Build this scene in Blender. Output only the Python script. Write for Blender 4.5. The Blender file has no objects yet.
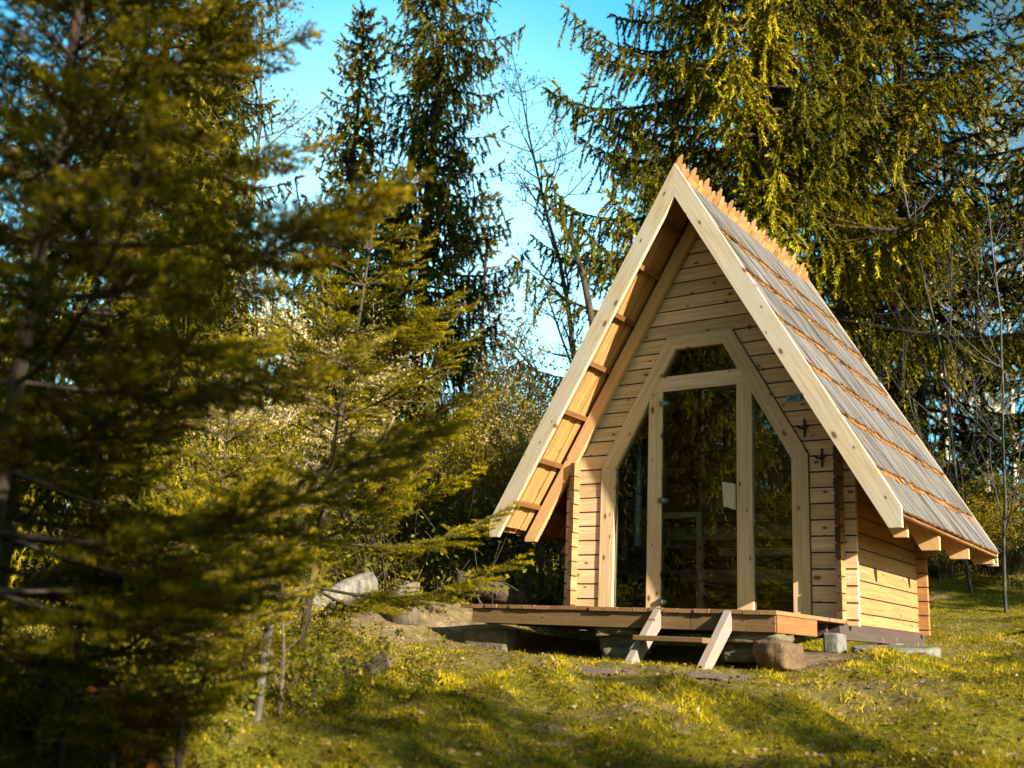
import bpy, math, random
import numpy as np
from mathutils import Vector, Matrix

S = bpy.context.scene
COL = S.collection
R_ = math.radians

# ------------------------------------------------------------------ camera
CAM = np.array([3.930, -8.306, -0.346])
YAW, PITCH, ROLL, FPX = 0.62218, 0.24068, 0.04731, 1059.66
FW = np.array([-math.sin(YAW)*math.cos(PITCH), math.cos(YAW)*math.cos(PITCH), math.sin(PITCH)])
RT = np.array([math.cos(YAW), math.sin(YAW), 0.0])
UP = np.cross(RT, FW)
cr, sr = math.cos(ROLL), math.sin(ROLL)
rc = cr*RT + sr*UP
uc = cr*UP - sr*RT
cam_data = bpy.data.cameras.new('camera')
cam = bpy.data.objects.new('camera', cam_data)
COL.objects.link(cam)
cam.matrix_world = Matrix(((rc[0], uc[0], -FW[0], CAM[0]), (rc[1], uc[1], -FW[1], CAM[1]),
                           (rc[2], uc[2], -FW[2], CAM[2]), (0, 0, 0, 1)))
cam_data.sensor_width = 36.0
cam_data.lens = FPX/1024*36.0
cam_data.clip_start = 0.05
cam_data.clip_end = 2000
cam_data.dof.use_dof = True
cam_data.dof.focus_distance = 8.6
cam_data.dof.aperture_fstop = 2.3
S.camera = cam

# ------------------------------------------------------------------ light
SUN_AZ = 105.0      # degrees clockwise from +Y, seen from above
SUN_EL = 23.0
world = bpy.data.worlds.new('World')
S.world = world
world.use_nodes = True
wn = world.node_tree.nodes
wl = world.node_tree.links
bg = wn['Background']
sky = wn.new('ShaderNodeTexSky')
sky.sky_type = 'NISHITA'
sky.sun_disc = False
sky.sun_elevation = R_(SUN_EL)
sky.sun_rotation = R_(SUN_AZ)
sky.air_density = 1.0
sky.dust_density = 1.6
sky.ozone_density = 0.6
tint = wn.new('ShaderNodeMix')
tint.data_type = 'RGBA'
tint.blend_type = 'MULTIPLY'
tint.inputs[0].default_value = 1.0
tint.inputs[7].default_value = (0.66, 1.10, 1.0, 1)
wl.new(sky.outputs[0], tint.inputs[6])
# thin bright haze in the part of the sky behind the left hand trees
tcw = wn.new('ShaderNodeTexCoord')
dotn = wn.new('ShaderNodeVectorMath')
dotn.operation = 'DOT_PRODUCT'
hz = RT*(-.10) + FW*.98 - UP*.05
hz = hz/np.linalg.norm(hz)
dotn.inputs[1].default_value = tuple(hz)
wl.new(tcw.outputs['Generated'], dotn.inputs[0])
lobe = wn.new('ShaderNodeValToRGB')
lobe.color_ramp.interpolation = 'EASE'
for i_, (p_, c_) in enumerate(((.80, (0, 0, 0)), (.90, (0, 2.2, 4.2)), (.965, (.1, 4.6, 7.0)), (.993, (3.4, 6.8, 7.8)))):
    if i_ > 1:
        lobe.color_ramp.elements.new(.9)
    lobe.color_ramp.elements[i_].position = p_
    lobe.color_ramp.elements[i_].color = (*c_, 1)
wl.new(dotn.outputs['Value'], lobe.inputs[0])
addn = wn.new('ShaderNodeMix')
addn.data_type = 'RGBA'
addn.blend_type = 'ADD'
addn.inputs[0].default_value = 1.0
wl.new(tint.outputs[2], addn.inputs[6])
wl.new(lobe.outputs[0], addn.inputs[7])
wl.new(addn.outputs[2], bg.inputs[0])
bg.inputs[1].default_value = 0.052
sl = bpy.data.lights.new('sun', 'SUN')
sl.energy = 5.0
sl.angle = R_(0.5)
sl.color = (1.0, 0.91, 0.74)
sun = bpy.data.objects.new('sun', sl)
COL.objects.link(sun)
sd = Vector((math.sin(R_(SUN_AZ))*math.cos(R_(SUN_EL)), math.cos(R_(SUN_AZ))*math.cos(R_(SUN_EL)), math.sin(R_(SUN_EL))))
sun.rotation_euler = sd.to_track_quat('Z', 'Y').to_euler()
S.view_settings.view_transform = 'Standard'
S.view_settings.look = 'None'
S.view_settings.gamma = 1.0
S.view_settings.exposure = 1.8
S.cycles.max_bounces = 7
S.cycles.diffuse_bounces = 2
S.cycles.transparent_max_bounces = 12
S.cycles.caustics_reflective = False
S.cycles.caustics_refractive = False


# ------------------------------------------------------------------ pixel / ground helpers
def ray(u, v):
    a, b = u-512, v-384
    x = a*cr + b*sr
    y = -a*sr + b*cr
    return FW + RT*x/FPX - UP*y/FPX


FH = np.array([-math.sin(YAW), math.cos(YAW)])


def xy_at(u, q):
    """ground point seen in image column u (near the horizon), q metres ahead of the camera"""
    d = ray(u, 650)
    t = q/(d[:2] @ FH)
    return CAM[:2] + d[:2]*t


def z_at(u, v, q):
    d = ray(u, v)
    t = q/(d[:2] @ FH)
    return CAM[2] + d[2]*t


_rs = np.random.RandomState(5)
_W = [(_rs.uniform(-1, 1, 2)/np.array([w, w]), _rs.uniform(0, 6.28), a)
      for w, a in [(0.9, .011)]*5 + [(0.35, .012)]*6 + [(2.2, .03)]*4 + [(7.0, .10)]*3]


def ground(x, y):
    x = np.asarray(x, float)
    y = np.asarray(y, float)
    q = (x-CAM[0])*FH[0] + (y-CAM[1])*FH[1]
    lat = (x-CAM[0])*math.cos(YAW) + (y-CAM[1])*math.sin(YAW)
    xs = np.array([-60, -8, -2, 0, 4, 7, 8.4, 10.4, 14, 40, 120, 700])
    zs = np.array([-6, -1.5, -1.25, -1.12, -.77, -.43, -.31, .02, .5, 3.6, 9, 14])
    z = np.interp(q, xs, zs)
    z = z + np.clip(lat, -8, 8)*.045*np.clip((q-5)/3, 0, 1)*np.clip(1-(q-12)/12, 0, 1)
    n = np.zeros_like(z)
    for k, ph, a in _W:
        n = n + a*np.sin(6.28*(k[0]*x + k[1]*y)+ph)*(1 if a < .05 else np.clip((q-11)/10, 0, 1))
    z = z + n
    dx = np.maximum(np.abs(x)-1.5, 0)
    dy = np.maximum(np.maximum(-2.3-y, y-2.4), 0)
    lim = -.30 - .135*np.clip((-.7-y)/.6, 0, 1) + .30*np.sqrt(dx*dx+dy*dy)
    z = np.minimum(z, lim)
    # earth bank left of the deck
    bx, by = xy_at(405, 9.4)
    d2 = ((x-bx)**2+(y-by)**2)/1.1
    z = z + .17*np.exp(-d2)
    return z


def gz(x, y):
    return float(ground(np.array([x]), np.array([y]))[0])


# ------------------------------------------------------------------ object helpers
def link(o, parent=None):
    COL.objects.link(o)
    if parent is not None:
        o.parent = parent
    return o


def tag(o, label, cat, group=None, kind=None):
    if label:
        o['label'] = label
    if cat:
        o['category'] = cat
    if group:
        o['group'] = group
    if kind:
        o['kind'] = kind
    return o


def thing(name, label, cat, loc=(0, 0, 0), rotz=0.0, group=None):
    o = bpy.data.objects.new(name, None)
    o.empty_display_size = .2
    o.location = loc
    o.rotation_euler = (0, 0, rotz)
    link(o)
    return tag(o, label, cat, group)


class MB:
    """collects polygons; 'gc' = (along grain, across, through) per vertex for the wood material"""

    def __init__(s):
        s.v, s.f, s.g, s.m, s.r = [], [], [], [], []

    def add(s, vs, fs, gs=None, mats=None, rnd=None):
        o = len(s.v)
        s.v += [tuple(map(float, p)) for p in vs]
        s.f += [tuple(i+o for i in f) for f in fs]
        s.g += [tuple(map(float, p)) for p in (gs if gs is not None else vs)]
        s.m += list(mats) if mats is not None else [0]*len(fs)
        s.r += [rnd if rnd is not None else random.random()]*len(vs)

    def board(s, c, ax, ay, az, size, mats=None, taper=None, bev=.0):
        """box: centre c, unit axes, ax = grain direction"""
        c = np.array(c, float)
        ax, ay, az = [np.array(a, float)/np.linalg.norm(a) for a in (ax, ay, az)]
        off = np.array([random.uniform(0, 50), random.uniform(0, 50), random.uniform(0, 9)])
        L, W, T = [k/2 for k in size]
        b = min(bev, W*.4, T*.4)
        rr = random.random()
        ring = [(-W, -T+b), (-W+b, -T), (W-b, -T), (W, -T+b), (W, T-b), (W-b, T), (-W+b, T), (-W, T-b)] if b else \
               [(-W, -T), (W, -T), (W, T), (-W, T)]
        n = len(ring)
        vs, gs = [], []
        for sx in (-L, L):
            for (y, z) in ring:
                vs.append(c+ax*sx+ay*y+az*z)
                gs.append(np.array([sx, y, z])+off)
        fs = [tuple(reversed(range(n))), tuple(range(n, 2*n))]
        for i in range(n):
            j = (i+1) % n
            fs.append((i, j, n+j, n+i))
        if np.dot(np.cross(ay, az), ax) < 0:
            fs = [tuple(reversed(f)) for f in fs]
        s.add(vs, fs, gs, mats, rr)

    def prism(s, poly, o, eu, ev, en, t0, t1, grain=(1, 0), mats=None):
        """poly in (eu,ev), pushed along en from t0 to t1; grain direction in (eu,ev)"""
        o, eu, ev, en = [np.array(a, float) for a in (o, eu, ev, en)]
        g = np.array(grain, float)
        g /= np.linalg.norm(g)
        h = np.array([-g[1], g[0]])
        off = np.array([random.uniform(0, 50), random.uniform(0, 50), random.uniform(0, 9)])
        n = len(poly)
        vs, gs = [], []
        for t in (t0, t1):
            for p in poly:
                p = np.array(p, float)
                vs.append(o+eu*p[0]+ev*p[1]+en*t)
                gs.append(np.array([p@g, p@h, t])+off)
        fs = [tuple(reversed(range(n))), tuple(range(n, 2*n))]
        for i in range(n):
            j = (i+1) % n
            fs.append((i, j, n+j, n+i))
        area = sum(poly[i][0]*poly[(i+1) % n][1]-poly[(i+1) % n][0]*poly[i][1] for i in range(n))
        flip = (area < 0) ^ (np.dot(np.cross(eu, ev), en) < 0) ^ (t1 < t0)
        if flip:
            fs = [tuple(reversed(f)) for f in fs]
        s.add(vs, fs, gs, mats)

    def tube(s, pts, rad, n=8, mat=0, caps=True):
        pts = [np.array(p, float) for p in pts]
        off = np.array([random.uniform(0, 50), random.uniform(0, 50), 0])
        vs, gs, fs = [], [], []
        L = 0
        prev = None
        for i, p in enumerate(pts):
            d = pts[min(i+1, len(pts)-1)]-pts[max(i-1, 0)]
            d = d/np.linalg.norm(d)
            if prev is None:
                a = np.cross(d, [0, 0, 1]) if abs(d[2]) < .9 else np.cross(d, [1, 0, 0])
            else:
                a = prev-d*np.dot(prev, d)
            a /= np.linalg.norm(a)
            prev = a
            b = np.cross(d, a)
            r = rad[i] if hasattr(rad, '__len__') else rad
            if i:
                L += np.linalg.norm(p-pts[i-1])
            for k in range(n):
                t = 2*math.pi*k/n
                vs.append(p+a*math.cos(t)*r+b*math.sin(t)*r)
                gs.append(np.array([L, math.cos(t)*r, math.sin(t)*r])+off)
        for i in range(len(pts)-1):
            for k in range(n):
                j = (k+1) % n
                fs.append((i*n+k, i*n+j, (i+1)*n+j, (i+1)*n+k))
        if caps:
            fs.append(tuple(reversed(range(n))))
            fs.append(tuple((len(pts)-1)*n+k for k in range(n)))
        s.add(vs, fs, gs, [mat]*len(fs))

    def build(s, name, mats, parent=None, smooth=False):
        me = bpy.data.meshes.new(name)
        me.from_pydata(s.v, [], s.f)
        for m in (mats if isinstance(mats, (list, tuple)) else [mats]):
            me.materials.append(m)
        me.polygons.foreach_set('material_index', s.m)
        a = me.attributes.new('gc', 'FLOAT_VECTOR', 'POINT')
        a.data.foreach_set('vector', np.array(s.g, dtype=np.float32).ravel())
        a = me.attributes.new('rnd', 'FLOAT', 'POINT')
        a.data.foreach_set('value', np.array(s.r, dtype=np.float32))
        if smooth:
            me.polygons.foreach_set('use_smooth', [True]*len(me.polygons))
        me.update()
        return link(bpy.data.objects.new(name, me), parent)


def np_mesh(name, verts, faces, mat, var=None, smooth=False):
    """verts (N,3), faces (M,k) all of one size"""
    verts = np.ascontiguousarray(verts, dtype=np.float32)
    faces = np.ascontiguousarray(faces, dtype=np.int32)
    k = faces.shape[1]
    me = bpy.data.meshes.new(name)
    me.vertices.add(len(verts))
    me.vertices.foreach_set('co', verts.ravel())
    me.loops.add(faces.size)
    me.loops.foreach_set('vertex_index', faces.ravel())
    me.polygons.add(len(faces))
    me.polygons.foreach_set('loop_start', np.arange(0, faces.size, k, dtype=np.int32))
    me.polygons.foreach_set('loop_total', np.full(len(faces), k, dtype=np.int32))
    if smooth:
        me.polygons.foreach_set('use_smooth', np.ones(len(faces), dtype=bool))
    me.materials.append(mat)
    if var is not None:
        a = me.attributes.new('rnd', 'FLOAT', 'POINT')
        a.data.foreach_set('value', np.ascontiguousarray(var, dtype=np.float32))
    me.update()
    me.validate()
    return me


# ------------------------------------------------------------------ materials
def new_mat(name):
    m = bpy.data.materials.new(name)
    m.use_nodes = True
    nt = m.node_tree
    for n in list(nt.nodes):
        nt.nodes.remove(n)
    out = nt.nodes.new('ShaderNodeOutputMaterial')
    return m, nt, out


class N:
    def __init__(s, nt):
        s.nt = nt

    def __call__(s, kind, ins=None, **kw):
        n = s.nt.nodes.new('ShaderNode'+kind)
        for k, v in kw.items():
            setattr(n, k, v)
        for k, v in (ins or {}).items():
            if isinstance(v, bpy.types.NodeSocket):
                s.nt.links.new(v, n.inputs[k])
            else:
                n.inputs[k].default_value = v
        return n

    def ramp(s, fac, stops):
        n = s.nt.nodes.new('ShaderNodeValToRGB')
        s.nt.links.new(fac, n.inputs[0])
        e = n.color_ramp.elements
        while len(e) < len(stops):
            e.new(.5)
        for i, (p, c) in enumerate(stops):
            e[i].position = p
            e[i].color = (*c, 1) if len(c) == 3 else c
        return n.outputs[0]

    def mix(s, fac, a, b, mode='MIX'):
        n = s.nt.nodes.new('ShaderNodeMix')
        n.data_type = 'RGBA'
        n.blend_type = mode
        for sock, v in ((n.inputs[0], fac), (n.inputs[6], a), (n.inputs[7], b)):
            if isinstance(v, bpy.types.NodeSocket):
                s.nt.links.new(v, sock)
            elif isinstance(v, (int, float)):
                sock.default_value = v
            else:
                sock.default_value = (*v, 1)
        return n.outputs[2]

    def math(s, op, a, b=0.0, clamp=False):
        n = s.nt.nodes.new('ShaderNodeMath')
        n.operation = op
        n.use_clamp = clamp
        for i, v in enumerate((a, b)):
            if isinstance(v, bpy.types.NodeSocket):
                s.nt.links.new(v, n.inputs[i])
            else:
                n.inputs[i].default_value = v
        return n.outputs[0]


def wood(name, light, dark, knot=(.10, .04, .015), knots=1.0, streak=.5, rough=.62, tint=.25, bump=.25, scale=1.0, grey=None, stain=None):
    m, nt, out = new_mat(name)
    n = N(nt)
    gc = n('Attribute', attribute_name='gc')
    rnd = n('Attribute', attribute_name='rnd')
    mp = n('Mapping', {'Vector': gc.outputs['Vector'], 'Scale': (1.3*scale, 26*scale, 26*scale)})
    warp = n('TexNoise', {'Vector': gc.outputs['Vector'], 'Scale': 3.0, 'Detail': 2.0})
    wsc = n('VectorMath', {0: warp.outputs['Color'], 1: (.35, .35, .35)}, operation='MULTIPLY')
    wv = n('VectorMath', {0: mp.outputs[0], 1: wsc.outputs[0]}, operation='ADD')
    g1 = n('TexNoise', {'Vector': wv.outputs[0], 'Scale': 1.6, 'Detail': 5.0, 'Roughness': .6})
    mp2 = n('Mapping', {'Vector': gc.outputs['Vector'], 'Scale': (3*scale, 120*scale, 120*scale)})
    g2 = n('TexNoise', {'Vector': mp2.outputs[0], 'Scale': 1.5, 'Detail': 3.0})
    f = n.math('ADD', n.math('MULTIPLY', g1.outputs[0], .65), n.math('MULTIPLY', g2.outputs[0], .35))
    lo, hi = .5-.22/max(streak, .05)*.5, .5+.22/max(streak, .05)*.5
    col = n.ramp(f, [(max(lo, 0), dark), (min(hi, 1), light)])
    # board-to-board tint
    t = n.math('ADD', n.math('MULTIPLY', rnd.outputs['Fac'], tint*2), 1-tint)
    tc = n('CombineColor', {0: t, 1: t, 2: n.math('MULTIPLY', t, n.math('ADD', n.math('MULTIPLY', rnd.outputs['Fac'], .12), .92))})
    col = n.mix(1.0, col, tc.outputs[0], 'MULTIPLY')
    if grey:
        gn = n('TexNoise', {'Vector': gc.outputs['Vector'], 'Scale': 2.2, 'Detail': 4.0})
        gf = n.ramp(gn.outputs[0], [(.40, (0, 0, 0)), (.62, (1, 1, 1))])
        col = n.mix(n.math('MULTIPLY', gf, grey[3]), col, grey[:3])
    if stain:
        sn = n('TexNoise', {'Vector': gc.outputs['Vector'], 'Scale': 5.0, 'Detail': 6.0, 'Roughness': .7})
        sf = n.ramp(sn.outputs[0], [(.5, (0, 0, 0)), (.72, (1, 1, 1))])
        col = n.mix(n.math('MULTIPLY', sf, stain[3]), col, stain[:3])
    if knots > 0:
        mk = n('Mapping', {'Vector': gc.outputs['Vector'], 'Scale': (5.0, 9.5, 0.0)})
        vo = n('TexVoronoi', {'Vector': mk.outputs[0], 'Scale': 1.0, 'Randomness': 1.0}, voronoi_dimensions='2D')
        sep0 = n('SeparateColor', {0: vo.outputs['Color']})
        kd = n.math('MULTIPLY', vo.outputs['Distance'], n.math('ADD', n.math('MULTIPLY', sep0.outputs[1], 1.3), .65))
        kf = n.ramp(kd, [(.085, (1, 1, 1)), (.13, (0, 0, 0))])
        sep = n('SeparateColor', {0: vo.outputs['Color']})
        on = n.math('GREATER_THAN', sep.outputs[0], 1-.36*knots)
        halo = n.ramp(kd, [(.06, (1, 1, 1)), (.26, (0, 0, 0))])
        col = n.mix(n.math('MULTIPLY', n.math('MULTIPLY', halo, on), .35), col, tuple(k*2.6+.06 for k in knot))
        col = n.mix(n.math('MULTIPLY', n.math('MULTIPLY', kf, on), .85), col, knot)
    p = n('BsdfPrincipled', {'Base Color': col, 'Roughness': rough})
    p.inputs['Specular IOR Level'].default_value = .25
    bm = n('Bump', {'Strength': bump, 'Distance': .004, 'Height': f})
    nt.links.new(bm.outputs[0], p.inputs['Normal'])
    nt.links.new(p.outputs[0], out.inputs[0])
    return m


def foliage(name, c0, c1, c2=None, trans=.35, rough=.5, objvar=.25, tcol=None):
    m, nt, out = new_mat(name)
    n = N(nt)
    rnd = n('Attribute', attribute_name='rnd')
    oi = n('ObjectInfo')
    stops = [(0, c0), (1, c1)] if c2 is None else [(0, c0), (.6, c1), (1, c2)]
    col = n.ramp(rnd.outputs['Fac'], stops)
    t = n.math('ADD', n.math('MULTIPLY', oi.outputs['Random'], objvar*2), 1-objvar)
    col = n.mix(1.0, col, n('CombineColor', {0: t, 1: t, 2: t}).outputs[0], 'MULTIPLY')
    d = n('BsdfPrincipled', {'Base Color': col, 'Roughness': rough})
    d.inputs['Specular IOR Level'].default_value = .06
    tr = n('BsdfTranslucent', {'Color': n.mix(1.0, col, tcol or (1.6, 1.35, .5), 'MULTIPLY')})
    mx = n('MixShader', {0: trans, 1: d.outputs[0], 2: tr.outputs[0]})
    nt.links.new(mx.outputs[0], out.inputs[0])
    return m


def bark(name, c0, c1, scale=(14, 14, 3), bump=.6, c2=None):
    m, nt, out = new_mat(name)
    n = N(nt)
    tc = n('TexCoord')
    mp = n('Mapping', {'Vector': tc.outputs['Object'], 'Scale': scale})
    t = n('TexNoise', {'Vector': mp.outputs[0], 'Scale': 1.5, 'Detail': 6.0, 'Roughness': .65})
    col = n.ramp(t.outputs[0], [(.35, c0), (.65, c1)])
    if c2:
        t2 = n('TexNoise', {'Vector': tc.outputs['Object'], 'Scale': 4.0, 'Detail': 4.0})
        col = n.mix(n.ramp(t2.outputs[0], [(.5, (0, 0, 0)), (.6, (1, 1, 1))]), col, c2)
    p = n('BsdfPrincipled', {'Base Color': col, 'Roughness': .85})
    p.inputs['Specular IOR Level'].default_value = .15
    b = n('Bump', {'Strength': bump, 'Distance': .02, 'Height': t.outputs[0]})
    nt.links.new(b.outputs[0], p.inputs['Normal'])
    nt.links.new(p.outputs[0], out.inputs[0])
    return m


def plain(name, col, rough=.5, metal=0.0, noise=.15, scale=20, bump=0.0):
    m, nt, out = new_mat(name)
    n = N(nt)
    tc = n('TexCoord')
    t = n('TexNoise', {'Vector': tc.outputs['Object'], 'Scale': float(scale), 'Detail': 6.0, 'Roughness': .6})
    c = n.ramp(t.outputs[0], [(.3, tuple(k*(1-noise) for k in col)), (.7, tuple(min(1, k*(1+noise)) for k in col))])
    p = n('BsdfPrincipled', {'Base Color': c, 'Roughness': rough, 'Metallic': metal})
    if bump:
        b = n('Bump', {'Strength': bump, 'Distance': .01, 'Height': t.outputs[0]})
        nt.links.new(b.outputs[0], p.inputs['Normal'])
    nt.links.new(p.outputs[0], out.inputs[0])
    return m


def stone(name, c0, c1, moss=.0, scale=9.0):
    m, nt, out = new_mat(name)
    n = N(nt)
    tc = n('TexCoord')
    t = n('TexNoise', {'Vector': tc.outputs['Object'], 'Scale': scale, 'Detail': 8.0, 'Roughness': .7})
    col = n.ramp(t.outputs[0], [(.3, c0), (.7, c1)])
    t2 = n('TexNoise', {'Vector': tc.outputs['Object'], 'Scale': scale*.6, 'Detail': 5.0})
    ge = n('NewGeometry')
    sep = n('SeparateXYZ', {0: ge.outputs['Normal']})
    mf = n.math('MULTIPLY', n.ramp(t2.outputs[0], [(.45, (0, 0, 0)), (.62, (1, 1, 1))]), n.math('MULTIPLY', n.math('MAXIMUM', sep.outputs[2], .15), moss), True)
    col = n.mix(mf, col, (.075, .085, .012))
    p = n('BsdfPrincipled', {'Base Color': col, 'Roughness': .95})
    p.inputs['Specular IOR Level'].default_value = .1
    b = n('Bump', {'Strength': .8, 'Distance': .03, 'Height': t.outputs[0]})
    nt.links.new(b.outputs[0], p.inputs['Normal'])
    nt.links.new(p.outputs[0], out.inputs[0])
    return m


M = {}
M['pine'] = wood('sawn_pine', (.70, .49, .30), (.46, .28, .145), knots=.85, tint=.16, streak=.8)
M['frame'] = wood('planed_pine', (.72, .52, .33), (.50, .32, .175), knots=.9, tint=.08, streak=.75)
M['rafter'] = wood('rafter_pine', (.60, .37, .19), (.44, .24, .10), knots=.7, tint=.08)
M['barge'] = wood('weathering_pine', (.56, .44, .31), (.36, .265, .17), knots=1.0, tint=.08, streak=.8, grey=(.44, .39, .34, .6))
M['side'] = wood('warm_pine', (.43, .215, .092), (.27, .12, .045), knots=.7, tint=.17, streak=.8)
M['endgrain'] = wood('dark_end_grain', (.10, .055, .03), (.05, .028, .016), knots=0, tint=.3)
M['under'] = wood('shingle_underside', (.44, .225, .08), (.24, .105, .03), knots=.5, tint=.38, streak=.8)
M['batten'] = wood('roof_batten', (.22, .10, .035), (.12, .05, .016), knots=.4, tint=.2)
M['shingle'] = wood('weathered_shingle', (.145, .122, .108), (.012, .010, .009), knots=0, tint=.5, streak=1.15, rough=.75, bump=.9, scale=1.6, grey=(.135, .125, .128, .55))
M['butt'] = wood('fresh_shingle_end', (.34, .16, .045), (.12, .045, .013), knots=0, tint=.35, streak=1.0)
M['comb'] = wood('ridge_plank', (.40, .215, .10), (.22, .10, .042), knots=.2, tint=.32)
M['deck'] = wood('deck_plank', (.25, .135, .06), (.13, .066, .028), knots=.4, tint=.25, stain=(.10, .05, .025, .5))
M['skirt'] = wood('deck_skirt', (.19, .115, .055), (.105, .06, .028), knots=.8, tint=.1, stain=(.07, .045, .02, .7))
M['step'] = wood('step_wood', (.26, .20, .16), (.15, .11, .085), knots=.5, tint=.06, grey=(.22, .19, .175, .4))
M['sill'] = wood('sill_timber', (.085, .06, .052), (.045, .03, .026), knots=.2, tint=.1)
M['inside'] = wood('inside_boards', (.64, .46, .28), (.46, .30, .16), knots=.5, tint=.25)
M['oldwood'] = wood('old_grey_wood', (.14, .11, .08), (.05, .036, .025), knots=.3, tint=.15, streak=1.0, bump=.9)
M['logend'] = wood('log_end', (.15, .088, .045), (.06, .034, .018), knots=0, tint=.1)
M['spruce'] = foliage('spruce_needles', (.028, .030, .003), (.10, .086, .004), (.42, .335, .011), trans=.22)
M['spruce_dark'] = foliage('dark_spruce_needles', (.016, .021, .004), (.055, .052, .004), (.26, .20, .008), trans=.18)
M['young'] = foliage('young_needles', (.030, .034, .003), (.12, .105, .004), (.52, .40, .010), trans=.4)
M['young_shaded'] = foliage('shaded_young_needles', (.012, .014, .002), (.075, .064, .003), (.42, .32, .008), trans=.38)  # young needles again, with shade darkened into the colour
M['brown_needle'] = foliage('brownish_needles', (.06, .05, .02), (.14, .10, .04), (.22, .15, .06), trans=.3)
M['leaf_y'] = foliage('yellow_green_leaves', (.08, .08, .006), (.26, .21, .012), (.52, .38, .04), trans=.45)
M['leaf_p'] = foliage('pale_leaves', (.18, .15, .05), (.46, .36, .15), (.68, .56, .33), trans=.45, tcol=(1.2, 1.1, .8))
M['leaf_d'] = foliage('dark_leaves', (.018, .020, .004), (.055, .050, .005), (.16, .13, .010), trans=.3)  # dark leaves; deep shade at lower left is put into this colour
M['leaf_g'] = foliage('low_leaves', (.07, .085, .010), (.18, .18, .014), (.32, .28, .03), trans=.4)
M['leaf_o'] = foliage('orange_leaves', (.30, .07, .012), (.55, .16, .02), trans=.5, tcol=(1.5, 1, .5))
M['litter'] = foliage('dead_leaf_litter', (.06, .035, .02), (.16, .09, .045), (.26, .19, .125), trans=.1)
M['grass'] = foliage('grass_blades', (.030, .028, .002), (.25, .195, .005), (.66, .49, .018), trans=.35, objvar=0)
M['bark'] = bark('spruce_bark', (.022, .016, .011), (.075, .052, .035))
M['bark_grey'] = bark('grey_bark', (.06, .052, .045), (.19, .165, .14))
M['bark_pale'] = bark('pale_bark', (.30, .25, .19), (.62, .55, .44), c2=(.10, .08, .06), scale=(6, 6, 9), bump=.2)
M['twig'] = bark('twig_bark', (.055, .038, .026), (.14, .10, .07), bump=.1)
M['twig_pale'] = bark('pale_twig', (.16, .13, .10), (.36, .30, .24), bump=.1)
M['twig_blue'] = bark('grey_twig', (.035, .033, .032), (.10, .092, .085), bump=.1)
M['black'] = plain('black_iron', (.012, .012, .013), .5, .3)
M['steel'] = plain('brushed_steel', (.55, .56, .58), .3, 1.0)
M['plaque'] = plain('teal_plaque', (.10, .32, .42), .45, 0, .08)
M['plaque_ink'] = plain('plaque_ink', (.02, .03, .06), .5)
M['cream'] = plain('cream_shade', (.50, .40, .28), .6, 0, .06)
M['stone'] = stone('grey_stone', (.065, .052, .038), (.20, .155, .105), .9)
M['brownstone'] = stone('brown_stone', (.055, .036, .022), (.20, .125, .07), .3, 12.0)
M['slab'] = stone('slate_slab', (.075, .072, .066), (.21, .20, .175), .8)
M['concrete'] = stone('old_concrete', (.075, .062, .045), (.20, .165, .115), 1.3, 14.0)


def make_glass():
    m, nt, out = new_mat('window_glass')
    n = N(nt)
    fr = n('Fresnel', {'IOR': 1.52})
    f = n.math('MULTIPLY', fr.outputs[0], 2.3, True)
    tr = n('BsdfTransparent', {'Color': (.90, .93, .90, 1)})
    gl = n('BsdfGlossy', {'Roughness': .0, 'Color': (.95, .97, .95, 1)})
    mx = n('MixShader', {0: f, 1: tr.outputs[0], 2: gl.outputs[0]})
    nt.links.new(mx.outputs[0], out.inputs[0])
    return m


M['glass'] = make_glass()


def make_ground():
    m, nt, out = new_mat('mossy_ground')
    n = N(nt)
    ge = n('NewGeometry')
    at = n('Attribute', attribute_name='rnd')
    big = n('TexNoise', {'Vector': ge.outputs['Position'], 'Scale': 1.1, 'Detail': 5.0, 'Roughness': .6})
    fine = n('TexNoise', {'Vector': ge.outputs['Position'], 'Scale': 22.0, 'Detail': 8.0, 'Roughness': .75})
    mid = n('TexNoise', {'Vector': ge.outputs['Position'], 'Scale': 6.0, 'Detail': 6.0, 'Roughness': .7})
    moss = n.ramp(fine.outputs[0], [(.30, (.03, .026, .004)), (.5, (.11, .095, .006)), (.7, (.26, .20, .012))])
    dirt = n.ramp(mid.outputs[0], [(.3, (.055, .035, .022)), (.55, (.20, .135, .085)), (.75, (.38, .28, .19))])
    mk = n.math('ADD', n.math('MULTIPLY', big.outputs[0], .55), n.math('MULTIPLY', mid.outputs[0], .45))
    df = n.ramp(mk, [(.52, (0, 0, 0)), (.60, (1, 1, 1))])
    df = n.math('MAXIMUM', n.math('MULTIPLY', df, .6), at.outputs['Fac'])
    col = n.mix(df, moss, dirt)
    p = n('BsdfPrincipled', {'Base Color': col, 'Roughness': .95})
    p.inputs['Specular IOR Level'].default_value = .1
    b = n('Bump', {'Strength': .9, 'Distance': .03, 'Height': fine.outputs[0]})
    nt.links.new(b.outputs[0], p.inputs['Normal'])
    nt.links.new(p.outputs[0], out.inputs[0])
    return m


M['ground'] = make_ground()

# ------------------------------------------------------------------ ground sheet
DIRT = [(xy_at(430, 9.2), 1.3, .75), (xy_at(560, 7.3), .7, .5), (xy_at(640, 6.7), .75, .55), (xy_at(840, 6.2), .6, .5), (xy_at(930, 9.6), .7, .45),
        (np.array([0.0, .2]), 1.7, 1.0), (np.array([1.1, -.9]), .6, .9)]


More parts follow.
